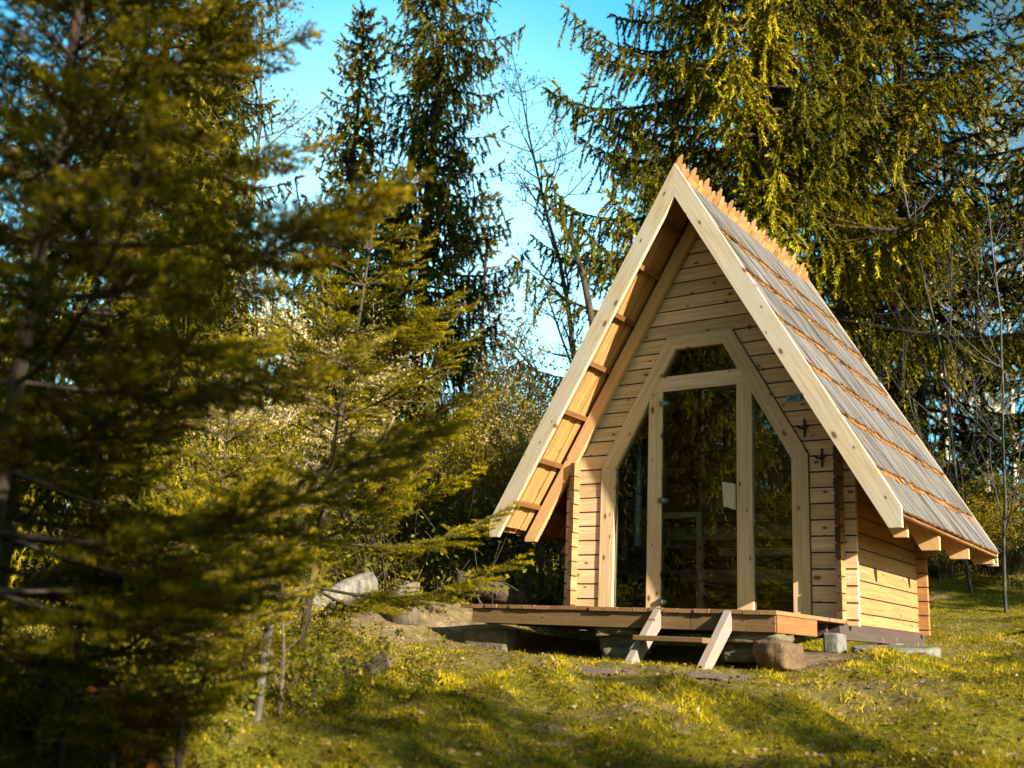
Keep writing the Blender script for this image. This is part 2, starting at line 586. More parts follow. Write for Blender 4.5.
def dirt_mask(x, y):
    m = np.zeros_like(x)
    for c, r, a in DIRT:
        m = np.maximum(m, a*np.clip(1.6-np.sqrt((x-c[0])**2+(y-c[1])**2)/r*1.2, 0, 1))
    return np.clip(m + (m > 0)*.25*np.sin(x*9+3*np.sin(y*7))*np.sin(y*8+2*np.sin(x*5)), 0, 1)*(m > .02)


def axis(c):
    a = np.concatenate([np.arange(0, 8, .09), np.geomspace(8, 700, 70)])
    return np.concatenate([-a[:0:-1], a]) + c


gx, gy = axis(1.0), axis(-1.0)
GX, GY = np.meshgrid(gx, gy)
GZ = ground(GX.ravel(), GY.ravel())
V = np.stack([GX.ravel(), GY.ravel(), GZ], 1)
nx, ny = len(gx), len(gy)
ii, jj = np.meshgrid(np.arange(nx-1), np.arange(ny-1))
b0 = (jj*nx+ii).ravel()
F = np.stack([b0, b0+1, b0+1+nx, b0+nx], 1)
me = np_mesh('ground', V, F, M['ground'], dirt_mask(V[:, 0], V[:, 1]), True)
tag(link(bpy.data.objects.new('ground', me)), 'mossy forest clearing sloping up to the cabin', None, kind='structure')

# ------------------------------------------------------------------ the cabin
random.seed(3)
EX, EY, EZ = np.eye(3)
SL = 3.094/1.822                      # slope of the roof
ca, sa = math.cos(math.atan(SL)), math.sin(math.atan(SL))
ZR = 3.822
Y0, Y1 = -.521, 2.74
PITCHB = .1292
cabin = thing('a_frame_cabin', 'small steep A-frame cabin of pale pine boards with wood shingle roof', 'cabin', (0, 0, 0))


def hw(z):
    return min(1.335, (ZR-.075-z)/SL)


def opening(z):
    if z <= 1.27:
        return .968
    if z >= 2.416:
        return 0.0
    return .968+(z-1.27)/(2.416-1.27)*(.312-.968)


def gable(name, y0, y1, mat, has_open, phase=.09):
    w = MB()
    k = -2
    while True:
        za, zb = phase+PITCHB*k, phase+PITCHB*(k+1)-.013
        k += 1
        za = max(za, -.09)
        if zb < -.06:
            continue
        if hw(za) < .03:
            break
        zz = sorted({za, zb} | {z for z in (1.27, 2.416, ZR-.075-1.335*SL) if za < z < zb})
        if hw(zb) <= 0:
            zz = [za, ZR-.076]
        zm = (za+zb)/2
        yj = random.uniform(-.0025, .0025)
        if has_open and opening(zm) > 0:
            for s in (-1, 1):
                pol = [(s*hw(z), z) for z in zz]+[(s*(opening(z)+.009), z) for z in reversed(zz)]
                w.prism(pol, (0, 0, 0), EX, EZ, EY, y0+yj, y1)
        else:
            pol = [(hw(z), z) for z in zz]+[(-hw(z), z) for z in reversed(zz)]
            w.prism(pol, (0, 0, 0), EX, EZ, EY, y0+yj, y1)
    # dark tongue showing in the grooves
    for s in (-1, 1) if has_open else (0,):
        if s:
            pol = [(s*1.33, -.08), (s*1.33, hw(1.33) and 1.33), (s*(hw(3.6)), 3.6), (0, 3.6), (0, 2.42), (s*.32, 2.42), (s*.972, 1.275), (s*.972, -.08)]
            pol[1] = (s*1.32, 1.40)
        else:
            pol = [(-1.32, -.08), (1.32, -.08), (1.32, 1.40), (.05, 3.65), (-.05, 3.65), (-1.32, 1.40)]
        w.prism(pol, (0, 0, 0), EX, EZ, EY, y0+.012, y1-.012, mats=[1]*(len(pol)+2))
    return w.build(name, [mat, M['endgrain']], cabin)


gable('front_wall', 0.0, .045, M['pine'], True)
gable('back_wall', 2.05, 2.095, M['side'], False)
for s in (-1, 1):
    w = MB()
    k = -2
    while True:
        za, zb = .155+PITCHB*k, .155+PITCHB*(k+1)-.013
        k += 1
        if zb < -.06:
            continue
        if za > 1.25:
            break
        za = max(za, -.07)
        zb = min(zb, 1.33)
        yj = random.uniform(-.006, .006)
        xj = random.uniform(-.002, .002)
        w.board((s*1.2225+xj, (2.2-.10)/2+yj, (za+zb)/2), EY, EZ, EX, (2.30, zb-za, .045), mats=[1, 1, 0, 0, 0, 0])
    w.board((s*1.2225, 1.05, .62), EY, EZ, EX, (2.27, 1.36, .022), mats=[1]*6)
    w.build('side_wall', [M['side'], M['endgrain']], cabin)

# sill beams, floor
w = MB()
w.board((1.2, 1.0, -.135), EY, EZ, EX, (2.42, .12, .11))
w.build('sill_beam', M['sill'], cabin)
w = MB()
w.board((-1.2, 1.0, -.135), EY, EZ, EX, (2.42, .12, .11))
w.build('sill_beam', M['sill'], cabin)
w = MB()
for i in range(20):
    w.board((-1.13+i*.119, 1.05, -.055), EY, EX, EZ, (1.99, .114, .03))
w.build('floor', M['inside'], cabin)

# door and window frame on the front
fy0, fy1 = -.014, .055
fr = thing('door_frame', None, None)
fr.parent = cabin
outer = [(.965, -.05), (.965, 1.27), (.309, 2.416)]
inner = [(.828, -.05), (.828, 1.238), (.226, 2.297)]
for s in (-1, 1):
    w = MB()
    w.prism([(s*outer[0][0], outer[0][1]), (s*outer[1][0], outer[1][1]), (s*inner[1][0], inner[1][1]), (s*inner[0][0], inner[0][1])], (0, 0, 0), EX, EZ, EY, fy0, fy1, (0, 1))
    w.build('jamb', M['frame'], fr)
    w = MB()
    e = .0015
    w.prism([(s*(outer[1][0]), outer[1][1]+e), (s*outer[2][0], outer[2][1]), (s*inner[2][0], inner[2][1]), (s*inner[1][0], inner[1][1]+e)], (0, 0, 0), EX, EZ, EY, fy0-.002, fy1, (s*-.5, .87))
    w.build('slanted_member', M['frame'], fr)
    w = MB()
    pol = [(s*.352, -.05), (s*.488, -.05), (s*.488, 1.912), (s*.352, 1.912)]
    w.prism(pol, (0, 0, 0), EX, EZ, EY, fy0+.001, fy1, (0, 1))
    w.build('door_post', M['frame'], fr)
w = MB()
w.prism([(-.307, 2.414), (.307, 2.414), (.228, 2.297), (-.228, 2.297)], (0, 0, 0), EX, EZ, EY, fy0, fy1)
w.build('head_member', M['frame'], fr)
w = MB()
w.prism([(-.445, 1.914), (.445, 1.914), (.369, 2.050), (-.369, 2.050)], (0, 0, 0), EX, EZ, EY, fy0+.002, fy1)
w.build('transom', M['frame'], fr)


def pane(name, poly, y, parent):
    w = MB()
    w.prism(poly, (0, 0, 0), EX, EZ, EY, y, y+.006)
    return w.build(name, M['glass'], parent)


pane('window_pane', [(-.375, 2.052), (.375, 2.052), (.230, 2.296), (-.230, 2.296)], .018, fr)
for s in (-1, 1):
    pane('window_pane', [(s*.489, -.05), (s*.827, -.05), (s*.827, 1.238), (s*.489, 1.832)], .02, fr)
door = pane('glass_door', [(-.350, -.04), (.350, -.04), (.350, 1.908), (-.350, 1.908)], -.004, cabin)
w = MB()
w.prism([(.232, 1.068), (.343, 1.045), (.343, .828), (.246, .862)], (0, 0, 0), EX, EZ, EY, -.045, -.006, (0, 1))
w.build('handle', M['cream'], door)
for z in (1.806, .934, .065):
    w = MB()
    w.tube([(-.352, -.032, z), (-.352, -.0045, z)], [.026, .029], 14)
    w.tube([(-.318, -.026, z), (-.318, -.0045, z)], [.018, .020], 12)
    w.build('hinge', M['steel'], door)

# hooks and the small plaque
for hx, hz in ((.944, 1.484), (1.083, 1.227)):
    w = MB()
    w.board((hx, -.008, hz), EZ, EX, EY, (.150, .017, .012))
    w.tube([(hx, -.012, hz-.005), (hx-.022, -.045, hz-.008), (hx-.047, -.055, hz+.006), (hx-.050, -.055, hz+.016)], .009, 6)
    w.tube([(hx, -.012, hz-.005), (hx+.022, -.045, hz-.008), (hx+.047, -.055, hz+.006), (hx+.050, -.055, hz+.016)], .009, 6)
    w.build('coat_hook', M['black'], cabin)
w = MB()
w.board((.852, -.007, 1.741), EX, EZ, EY, (.128, .064, .008), bev=.002)
pl = w.build('plaque', M['plaque'], cabin)
w = MB()
for dz, x0, x1 in ((.010, -.035, .038), (-.006, -.042, .03)):
    w.board((.852+(x0+x1)/2, -.0118, 1.741+dz), EX, EZ, EY, (x1-x0, .008, .0012))
w.build('plaque_marking', M['plaque_ink'], pl)


# roof
def slope_axes(s):
    return np.array([s*ca, 0, -sa]), np.array([s*sa, 0, ca])     # down the slope, outward normal


apex = np.array([0, 0, ZR])
SLEN = 1.822/ca


def rafter_poly(s, t0, t1, xe, zlow):
    """leg of an A in the XZ plane: between the lines t0 (outer) and t1 (inner), plumb cut at x = xe, level cut at zlow"""
    zo0, zo1 = ZR-t0/ca, ZR-t1/ca
    p = [(0, zo0), (s*xe, zo0-SL*xe), (s*xe, zlow), (s*(zo1-zlow)/SL, zlow), (0, zo1)]
    if zo0-SL*xe < zlow:
        p = [(0, zo0), (s*(zo0-zlow)/SL, zlow), (s*(zo1-zlow)/SL, zlow), (0, zo1)]
    return p


for s in (-1, 1):
    for ya, yb, lab in ((Y0-.004, Y0+.036, 1), (Y1-.026, Y1+.004, 0)):
        w = MB()
        w.prism(rafter_poly(s, -.012, .146, 1.826, .592), (0, 0, 0), EX, EZ, EY, ya, yb, (s*ca, -sa))
        w.build('bargeboard', M['barge'], cabin)
    for yc, dz, dx in ((-.050, -.03 if s > 0 else .0, -.06), (.645, -.055, .0), (1.655, -.045, 0), (Y1-.055, -.0, 0)):
        w = MB()
        w.prism(rafter_poly(s, .122 if s < 0 else .060, .232, 1.80+dx, .60+dz+random.uniform(-.01, .01)), (0, 0, 0), EX, EZ, EY, yc-.025, yc+.025, (s*ca, -sa))
        w.build('rafter', M['rafter'], cabin)

NC = 7
course_s = [-.02, .71, 1.20, 1.70, 2.21, 2.70, 3.20, SLEN+.03]    # butt lines measured down the slope
for s in (-1, 1):
    d, nrm = slope_axes(s)
    # lower planks, seen from below
    w = MB()
    y = Y0+.03
    while y < Y1-.03:
        wd = min(random.uniform(.085, .13), Y1-.03-y)
        if wd < .02:
            break
        t = -.064+random.uniform(-.007, .007)
        c = apex+d*(SLEN*.5+.0)+nrm*t+EY*(y+wd/2)
        w.board(c, d, EY, nrm, (SLEN-.02+random.uniform(-.006, .006), wd-.010, .020))
        y += wd
    roof = w.build('roof_slope', M['under'], cabin)
    for sb in (.47, .90, 1.38, 1.87, 2.36, 2.86, 3.30):
        w = MB()
        w.board(apex+d*(sb+.02)+nrm*-.098+EY*((Y0+Y1)/2), EY, d, nrm, (Y1-Y0-.085, .042, .042))
        w.build('roof_batten', M['batten'], roof)
    for ci in range(1, len(course_s)):
        w = MB()
        s1 = course_s[ci]
        s0 = max(course_s[ci-1]-.16, .0)
        y = Y0+.028
        while y < Y1-.028:
            wd = min(random.uniform(.045, .11), Y1-.028-y)
            if wd < .012:
                break
            L = s1-s0+random.uniform(-.013, .013)*(1 if ci < len(course_s)-1 else .3)
            # tail lies high over the next course, head low
            hi = .006+random.uniform(-.004, .005)
            lo = -.028
            axd = d*L+nrm*(hi-lo)
            axd = axd/np.linalg.norm(axd)
            an = np.cross(axd, EY)
            if an@nrm < 0:
                an = -an
            c = apex+d*(s0+L/2)+nrm*((hi+lo)/2)+EY*(y+wd/2)
            w.board(c, axd, EY, an, (L, wd-.002, .017), mats=[1, 1, 0, 0, 0, 0])
            # second layer: short proud ends make the ragged orange edge
            if ci < len(course_s)-1 and random.random() < .9:
                e = random.uniform(.02, .055) if ci < len(course_s)-1 else .04
                w.board(apex+d*(s1-.02+e/2)+nrm*(hi-.022)+EY*(y+wd/2), axd, EY, an, (.06+e, wd*.8, .024), mats=[1]*6)
            y += wd
        if ci == len(course_s)-1:
            w.board(apex+d*(s1-.005)+nrm*-.024+EY*((Y0+Y1)/2), EY, d, nrm, (Y1-Y0-.06, .06, .016), mats=[1]*6)
        w.build('shingle_course', [M['shingle'], M['butt']], roof)
    if s == -1:
        # the left slope's top planks stand past the ridge as a toothed comb
        up = -d
        w = MB()
        y = Y0+.01
        i = 0
        while y < Y1-.01:
            wd = .092
            big = i % 3 == 0
            L = .080 if big else (.062 if i % 3 == 1 else .052)
            L += random.uniform(-.012, .012)
            o = apex+nrm*(-.004+random.uniform(0, .006))+EY*y
            tip = L+(.036 if big else .012)
            pol = [(0, -.34), (wd-.006, -.34), (wd-.006, L-.035), (wd*.42, tip), (wd*.33, tip), (0, L-.02)]
            w.prism(pol, o, EY, up, nrm, 0, .016, (0, 1))
            y += wd
            i += 1
        w.build('ridge_comb', M['comb'], roof)

# interior
w = MB()
for z in (.42, .86):
    yb = 1.25 if z < .5 else 1.55
    for k in range(4):
        w.board((0, yb+k*.11, z), EX, EY, EZ, (2.36, .10, .03))
    w.board((0, yb-.045, z-.06), EX, EZ, EY, (2.36, .09, .025))
w.build('bench', M['inside'], cabin)
for c_, ax1, ax2, ax3, sz in (((-.235, .52, .42), EZ, EX, EY, (.96, .05, .04)), ((-.52, .52, .875), EX, EZ, EY, (.52, .05, .038)),
                              ((.40, 1.20, .60), EX, EZ, EY, (1.50, .07, .04)), ((-.60, .90, .62), EY, EZ, EX, (.60, .07, .04))):
    w = MB()
    w.board(c_, ax1, ax2, ax3, sz)
    w.build('bench_rail', M['frame'], cabin)
w = MB()
w.board((-.78, .62, .28), EZ, EX, EY, (.62, .42, .40), bev=.02)
st = w.build('stove', M['black'], cabin)
w = MB()
w.tube([(-.87, .52, .58), (-.87, .52, 1.55)], .034, 16)
w.build('stove_pipe', plain('pale_metal', (.55, .66, .72), .45, .2), st)
for xl in (1.185, -1.185):
    w = MB()
    for k in range(11):
        w.board((xl, 1.05, .02+k*.1292), EY, EZ, EX, (1.98, .12, .016))
    w.build('inner_lining', M['inside'], cabin)

# ------------------------------------------------------------------ deck and steps
deck = thing('deck', 'low plank deck along the cabin front, resting on stones', 'deck', (0, 0, 0))
w = MB()
x = -1.30
while x < 1.28:
    wd = .118
    yj = random.uniform(-.006, .006)
    w.board((x+wd/2, (-1.57-.11)/2+yj, -.067+random.uniform(-.002, .002)), EY, EX, EZ, (1.455, wd-.006, .028), bev=.003)
    x += wd
w.build('decking', M['deck'], deck)
w = MB()
w.board((-.26, -1.535, -.138), EX, EZ, EY, (1.86, .108, .030))
w.board((.975, -1.535, -.138), EX, EZ, EY, (.60, .108, .030))
w.build('skirt_board', M['skirt'], deck)
w = MB()
w.board((1.270, -1.16, -.138), EY, EZ, EX, (.75, .112, .030))
w.build('skirt_board', M['batten'], deck)
w = MB()
for yy in (-1.30, -.85, -.30):
    w.board((-.02, yy, -.140), EX, EZ, EY, (2.42, .11, .05))
w.build('joist', M['sill'], deck)

steps = thing('wooden_steps', 'short wooden steps leaning on the deck edge, one open tread', 'steps', (.69, -1.8, -.43))


def lp(p):
    return np.array(p)-np.array([.69, -1.8, -.43])


for x in (.43, .955):
    w = MB()
    # stringer in the YZ plane
    pol = [(-1.600, -.085), (-1.575, -.060), (-1.555, -.085), (-1.555, -.19), (-1.90, -.47), (-2.035, -.47)]
    w.prism([(a+1.8, b+.43) for a, b in pol], (x-.69, 0, 0), EY, EZ, EX, -.024, .024, (.8, .6))
    w.build('stringer', M['step'], steps)
w = MB()
w.board(lp((.692, -1.86, -.265)), EX, EY, EZ, (.50, .15, .034), bev=.004)
w.build('tread', M['skirt'], steps)


# ------------------------------------------------------------------ stones, blocks, logs
def rock(name, c, size, mat, label, cat, seed, rotz=0, flat=.0, group=None, sub=3, rough=.18, boxy=.5):
    rs = np.random.RandomState(seed)
    g = np.linspace(-1, 1, 9)
    vs, idx, fs = [], {}, []

    def vid(p):
        k = tuple(np.round(p, 4))
        if k not in idx:
            idx[k] = len(vs)
            vs.append(p)
        return idx[k]
    for a in range(3):
        for sg in (-1, 1):
            for i in range(8):
                for j in range(8):
                    q = []
                    for (di, dj) in ((0, 0), (1, 0), (1, 1), (0, 1)):
                        p = np.zeros(3)
                        p[a] = sg
                        p[(a+1) % 3] = g[i+di]
                        p[(a+2) % 3] = g[j+dj]
                        q.append(vid(p))
                    fs.append(q if sg > 0 else q[::-1])
    P = np.array(vs)
    sph = P/np.linalg.norm(P, axis=1)[:, None]
    P = P*boxy+sph*(1-boxy)*1.15
    for w_, a in ((1.3, .5), (3.0, .3), (6.5, .2)):
        for _ in range(3):
            k = rs.normal(size=3)*w_
            P = P+sph*(rough*a*np.sin(P@k+rs.uniform(0, 6)))[:, None]
    P = P*np.array(size)/2
    P[:, 2] -= P[:, 2].min()
    me = np_mesh(name, P, np.array(fs), mat, np.full(len(P), rs.rand()), False)
    o = link(bpy.data.objects.new(name, me))
    o.location = c
    o.rotation_euler = (rs.uniform(-.05, .05), rs.uniform(-.05, .05), rotz)
    return tag(o, label, cat, group)


rock('concrete_block', (-1.135, -1.36, -.435), (.42, .20, .195), M['concrete'], 'mossy concrete block under the left end of the deck', 'block', 3, .03, boxy=.93, rough=.04)
rock('flat_stone', (.06, -1.38, -.262), (.34, .30, .065), M['stone'], 'flat stone wedged under the deck just left of the steps, upper one', 'stone', 11, .1, boxy=.75, rough=.12)
rock('boulder', (.07, -1.36, -.375), (.30, .28, .12), M['concrete'], 'square brown stone carrying the flat stone left of the steps', 'stone', 12, -.1, boxy=.8, rough=.1)
rock('stone', (.13, -1.62, -.43), (.20, .16, .085), M['stone'], 'small grey stone lying in front of the pile left of the steps', 'stone', 13, .4)
rock('flat_stone', (1.08, -1.36, -.272), (.40, .30, .085), M['concrete'], 'thick flat stone under the deck corner right of the steps', 'stone', 14, -.05, boxy=.85, rough=.09)
rock('boulder', (.98, -1.34, -.41), (.30, .26, .14), M['stone'], 'dark rough stone low under the deck beside the sawn log', 'stone', 15, .2, boxy=.7)
rock('concrete_block', (1.245, -.29, -.31), (.11, .20, .15), M['slab'], 'grey concrete pad under the right front corner of the cabin', 'block', 16, 0, boxy=.95, rough=.02)
rock('concrete_block', (1.235, 1.2, -.31), (.16, .20, .12), M['slab'], 'grey pad under the middle of the cabin side wall', 'block', 17, 0, boxy=.95, rough=.03)

rock('boulder', (1.27, -1.44, -.44), (.26, .24, .175), M['brownstone'], 'rough brown stone at the right end of the pile under the deck corner', 'stone', 27, -.35, boxy=.62, rough=.14)


def slab(c, pts, th, label, seed, tilt=(0, 0), group='flat stone slabs beside the cabin', mat='slab'):
    rs = random.Random(seed)
    w = MB()
    n = len(pts)
    vs, fs = [], []
    for z, k in ((-.06, 1.0), (th*.7, 1.0), (th, .95)):
        for (a, b) in pts:
            vs.append((a*k, b*k, z+rs.uniform(-.004, .004)))
    for l in range(2):
        for i in range(n):
            j = (i+1) % n
            fs.append((l*n+i, l*n+j, (l+1)*n+j, (l+1)*n+i))
    fs.append(tuple(2*n+i for i in range(n)))
    fs.append(tuple(reversed(range(n))))
    w.add(vs, fs)
    o = w.build('stone_slab', M[mat])
    o.location = c
    o.rotation_euler = (tilt[0], tilt[1], rs.uniform(-.1, .1))
    return tag(o, label, 'slab', group)


def blob(rx, ry, n, seed):
    rs = random.Random(seed)
    return [(rx*(1+rs.uniform(-.22, .18))*math.cos(6.283*i/n), ry*(1+rs.uniform(-.22, .18))*math.sin(6.283*i/n)) for i in range(n)]


for i, (x, y, rx, ry, dz, lab) in enumerate((
        (1.62, -.10, .34, .55, .05, 'large pale stone slab on the grass nearest the cabin corner'),
        (1.70, .95, .32, .48, .05, 'flat grey slab, second from the cabin corner along the side wall'),
        (1.62, 1.85, .30, .40, .05, 'flat slab lying by the back corner of the cabin'),
        (2.0, 2.6, .38, .42, .04, 'bluish slab on the path behind the cabin corner'),
        (2.35, 3.3, .35, .40, .04, 'farthest small slab where the stone path meets the grass bank'))):
    slab((x, y, gz(x, y)+dz-.062), blob(rx, ry, 9, 40+i), .045, lab, 60+i, (.05, -.03))

# left bank: fallen log, stump, plank pieces
w = MB()
p0, p1 = xy_at(300, 8.6), xy_at(366, 9.0)
pts = [(p0[0]+(p1[0]-p0[0])*t, p0[1]+(p1[1]-p0[1])*t, gz(*(p0+(p1-p0)*t))+.15+.10*t) for t in (0, .3, .65, 1)]
w.tube(pts, [.085, .095, .1, .105], 12)
tag(w.build('fallen_log', M['bark_grey'], None, True), 'thick grey fallen log on the earth bank behind the young spruce', 'log')
w = MB()
c = xy_at(401, 8.9)
z = gz(*c)
w.tube([(c[0], c[1], z-.05), (c[0], c[1], z+.16), (c[0]+.01, c[1], z+.30)], [.15, .12, .115], 12)
tag(w.build('tree_stump', M['oldwood'], None, True), 'pale grey tree stump on the bank left of the deck', 'stump')
w = MB()
p0, p1 = xy_at(452, 10.2), xy_at(552, 10.6)
w.tube([(*p0, gz(*p0)+.22), (*((p0+p1)/2), gz(*((p0+p1)/2))+.20), (*p1, gz(*p1)+.24)], [.09, .1, .08], 10)
tag(w.build('fallen_log', M['bark'], None, True), 'dark mossy log lying behind the left end of the deck', 'log')
for i, (u, q, L, lab) in enumerate(((374, 6.1, .22, 'brown chunk of rotten wood on the grass beneath the young spruce'),
                                    (345, 5.9, .16, 'small dark piece of wood beside the brown rotten chunk'),
                                    (322, 5.1, .15, 'small splintered grey wood piece in the sunlit weeds'),
                                    (610, 6.55, .34, 'flat dark bark strip on the ground before the left step stringer'),
                                    (715, 6.6, .40, 'thin plank offcut on the ground under the right step stringer'))):
    x, y = xy_at(u, q)
    w = MB()
    a = np.array([math.cos(.3+i*1.3), math.sin(.3+i*1.3), 0.0]) if i < 3 else np.array([math.cos(YAW-.05), math.sin(YAW-.05), 0])
    b = np.cross(EZ, a)
    zz = gz(x, y)
    if i < 3:
        w.tube([np.array([x, y, zz+.01])-a*L*.5, np.array([x, y, zz+.06]), np.array([x, y, zz+.09])+a*L*.45], [L*.2, L*.3, L*.18], 7)
    else:
        w.board((x, y, zz+.025), a, b, EZ, (L, .09, .028))
    tag(w.build('wood_piece', M['oldwood'] if i < 3 else M['sill']), lab, 'wood')

# stakes
def stake(u, q, h, r, mat, label, lean=(0, 0), name='wooden_stake'):
    x, y = xy_at(u, q)
    z = gz(x, y)
    w = MB()
    pts = [(x+lean[0]*t*h, y+lean[1]*t*h, z-.05+(h+.05)*t) for t in (0, .35, .7, 1)]
    w.tube(pts, [r*1.05, r, r*1.02, r*.95], 8)
    return tag(w.build(name, mat), label, 'stake')


stake(263, 4.15, .41, .015, M['bark_grey'], 'grey weathered wooden stake standing upright in the weeds', (.03, .02))
stake(193, 3.5, .30, .012, M['bark'], 'dark short stake among low weeds left of the grey one', (-.06, 0))
stake(154, 4.0, .36, .012, M['bark'], 'thin dark stick standing in the leaves beneath the near spruce', (.02, .03))


# ------------------------------------------------------------------ vegetation generators
def nrm_(a):
    return a/np.maximum(np.linalg.norm(a, axis=-1, keepdims=True), 1e-9)


def tubes_np(segs, sides=4):
    """segs: array (n,8): p0, p1, r0, r1"""
    segs = np.asarray(segs, float)
    p0, p1, r0, r1 = segs[:, :3], segs[:, 3:6], segs[:, 6], segs[:, 7]
    d = nrm_(p1-p0)
    ref = np.where(np.abs(d[:, 2:3]) < .9, np.array([[0, 0, 1.0]]), np.array([[1.0, 0, 0]]))
    a = nrm_(np.cross(d, ref))
    b = np.cross(d, a)
    t = np.arange(sides)*2*math.pi/sides
    ring = a[:, None]*np.cos(t)[None, :, None]+b[:, None]*np.sin(t)[None, :, None]
    v0 = p0[:, None]+ring*r0[:, None, None]
    v1 = p1[:, None]+ring*r1[:, None, None]
    V = np.concatenate([v0, v1], 1).reshape(-1, 3)
    base = (np.arange(len(segs))*2*sides)[:, None]
    k = np.arange(sides)
    k2 = (k+1) % sides
    F = np.stack([base+k, base+k2, base+sides+k2, base+sides+k], -1).reshape(-1, 4)
    return V, F


def tris_np(p, d, L, W, rs, face=None):
    """one thin triangle per row: root p, direction d, length L, half width W"""
    r = rs.normal(size=p.shape) if face is None else face
    w = nrm_(np.cross(d, r))*W[:, None]
    V = np.stack([p-w, p+w, p+d*L[:, None]], 1).reshape(-1, 3)
    F = np.arange(len(V)).reshape(-1, 3)
    return V, F


def leaves_np(p, d, L, W, rs):
    """one leaf (bent rhomb of two triangles) per row"""
    w = nrm_(np.cross(d, rs.normal(size=p.shape)))
    n = np.cross(w, d)
    m = p+d*(L*.45)[:, None]+n*(L*.08)[:, None]
    V = np.stack([p, m-w*W[:, None], p+d*L[:, None], m+w*W[:, None]], 1).reshape(-1, 3)
    F = np.arange(len(V)).reshape(-1, 4)
    return V, F


def spruce_far(seed, H, R, base=.06, pend=.8, gap=.30, prof=.85, dens=1.0, tuft=.075, tw=.010, lean=0.0, raggedness=.35, width0=.12, fill=9.0, q=14.0):
    """mature spruce: whorled limbs carrying hanging twigs; returns (trunk V,F), (needle V,F,var)"""
    tuft, tw = .0046*q, .00082*q
    rs = np.random.RandomState(seed)
    segs = []
    zs = np.linspace(0, H, 26)
    wob = np.cumsum(rs.normal(0, .012, (26, 2)), 0)
    trunk = np.stack([wob[:, 0]+lean*zs, wob[:, 1], zs], 1)
    tr = width0*(H/14)*(1-zs/H)**.8+.012
    for i in range(25):
        segs.append([*trunk[i], *trunk[i+1], tr[i], tr[i+1]])
    TV, TF = tubes_np(segs, 9)
    lsegs = []
    tb, td, tl, th, tv = [], [], [], [], []
    z = H*base
    while z < H*.985:
        zf = z/H
        nb = rs.randint(5, 8)
        a0 = rs.uniform(0, 6.28)
        whorl = rs.uniform(1-raggedness, 1+raggedness*.55)
        for b in range(nb):
            a = a0+6.283*b/nb+rs.uniform(-.35, .35)
            L = R*((1-zf)**prof)*whorl*rs.uniform(.7, 1.12)*(1.0 if zf > .12 else .7)+.10
            rise = .35*zf-.12+rs.uniform(-.1, .1)
            n = max(4, int(L/(.0072*q)))
            t = np.linspace(0, 1, n)
            hz = np.array([math.cos(a), math.sin(a), 0])
            sag = -.34*L*(1-zf*.9)*np.sin(t*2.1)*t + .30*L*t**3*(1-zf*.4)
            bend = rs.uniform(-.12, .12)
            sid = np.array([-hz[1], hz[0], 0])
            px = np.interp(z, zs, trunk[:, 0])
            py = np.interp(z, zs, trunk[:, 1])
            P = np.array([px, py, z+rs.uniform(-.1, .1)])+hz*(t*L)[:, None]+sid*(bend*L*t*t)[:, None]+np.array([0, 0, 1.0])*(sag+rise*L*t)[:, None]
            rr = (.010+.011*L)*(1-t)+.004
            for i in range(n-1):
                lsegs.append([*P[i], *P[i+1], rr[i], rr[i+1]])
            T = nrm_(np.gradient(P, axis=0))
            light = rs.uniform(0, 1)
            for i in range(max(1, int(n*.25)), n):
                for sg in (-1, 1):
                    if rs.rand() > dens:
                        continue
                    f = t[i]
                    l = min(.62, (.16+.55*(1-f))*min(1, L*.55))*rs.uniform(.6, 1.25)
                    dd = sid*sg*rs.uniform(.55, 1.0)+T[i]*rs.uniform(.35, .9)+np.array([0, 0, rs.uniform(-.35, .05)])
                    tb.append(P[i])
                    td.append(dd)
                    tl.append(l)
                    th.append(pend*rs.uniform(.4, 1.5)*(1-.55*zf))
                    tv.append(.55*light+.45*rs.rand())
                if pend > .75 and rs.rand() < .85 and f > .2:
                    tb.append(P[i])
                    td.append(np.array([rs.normal(0, .22), rs.normal(0, .22), -1.0])+T[i]*.25)
                    tl.append(rs.uniform(.18, .60)*min(1, L*.6))
                    th.append(.2)
                    tv.append(.55*light+.45*rs.rand())
            tb.append(P[-1])
            td.append(T[-1])
            tl.append(.14)
            th.append(.05)
            tv.append(.8)
        z += gap*rs.uniform(.75, 1.3)*(1.0 if zf < .8 else .7)
    LV, LF = tubes_np(lsegs, 4)
    tb, td, tl, th, tv = np.array(tb), nrm_(np.array(td)), np.array(tl), np.array(th), np.array(tv)
    cnt = np.maximum(4, (tl/.040*fill*(14.0/q)).astype(int))
    ix = np.repeat(np.arange(len(tb)), cnt)
    s = rs.rand(len(ix))
    hang = th[ix]
    down = np.array([0, 0, -1.0])
    P = tb[ix]+td[ix]*(s*tl[ix])[:, None]+down*(hang*tl[ix]*s**1.6)[:, None]
    tang = nrm_(td[ix]+down*(hang*1.6*s**.6)[:, None])
    D = nrm_(tang+rs.normal(0, .42, P.shape))
    # finish: hanging strands under the twig on pendulous trees
    Ln = tuft*rs.uniform(.6, 1.35, len(ix))
    ax_ = np.stack([np.interp(P[:, 2], zs, trunk[:, 0]), np.interp(P[:, 2], zs, trunk[:, 1])], 1)
    face = np.zeros_like(P)
    face[:, :2] = nrm_(P[:, :2]-ax_)*.62
    face[:, 2] = .55
    face = face+rs.normal(0, .38, P.shape)
    NV, NF = tris_np(P, D, Ln, tw*rs.uniform(.7, 1.3, len(ix)), rs, face)
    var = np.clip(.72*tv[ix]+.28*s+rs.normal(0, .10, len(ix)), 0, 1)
    TV2 = np.concatenate([TV, LV])
    # limb quads and trunk quads share one mesh
    TF2 = np.concatenate([TF, LF+len(TV)])
    return (TV2, TF2), (NV, NF, np.repeat(var, 3))


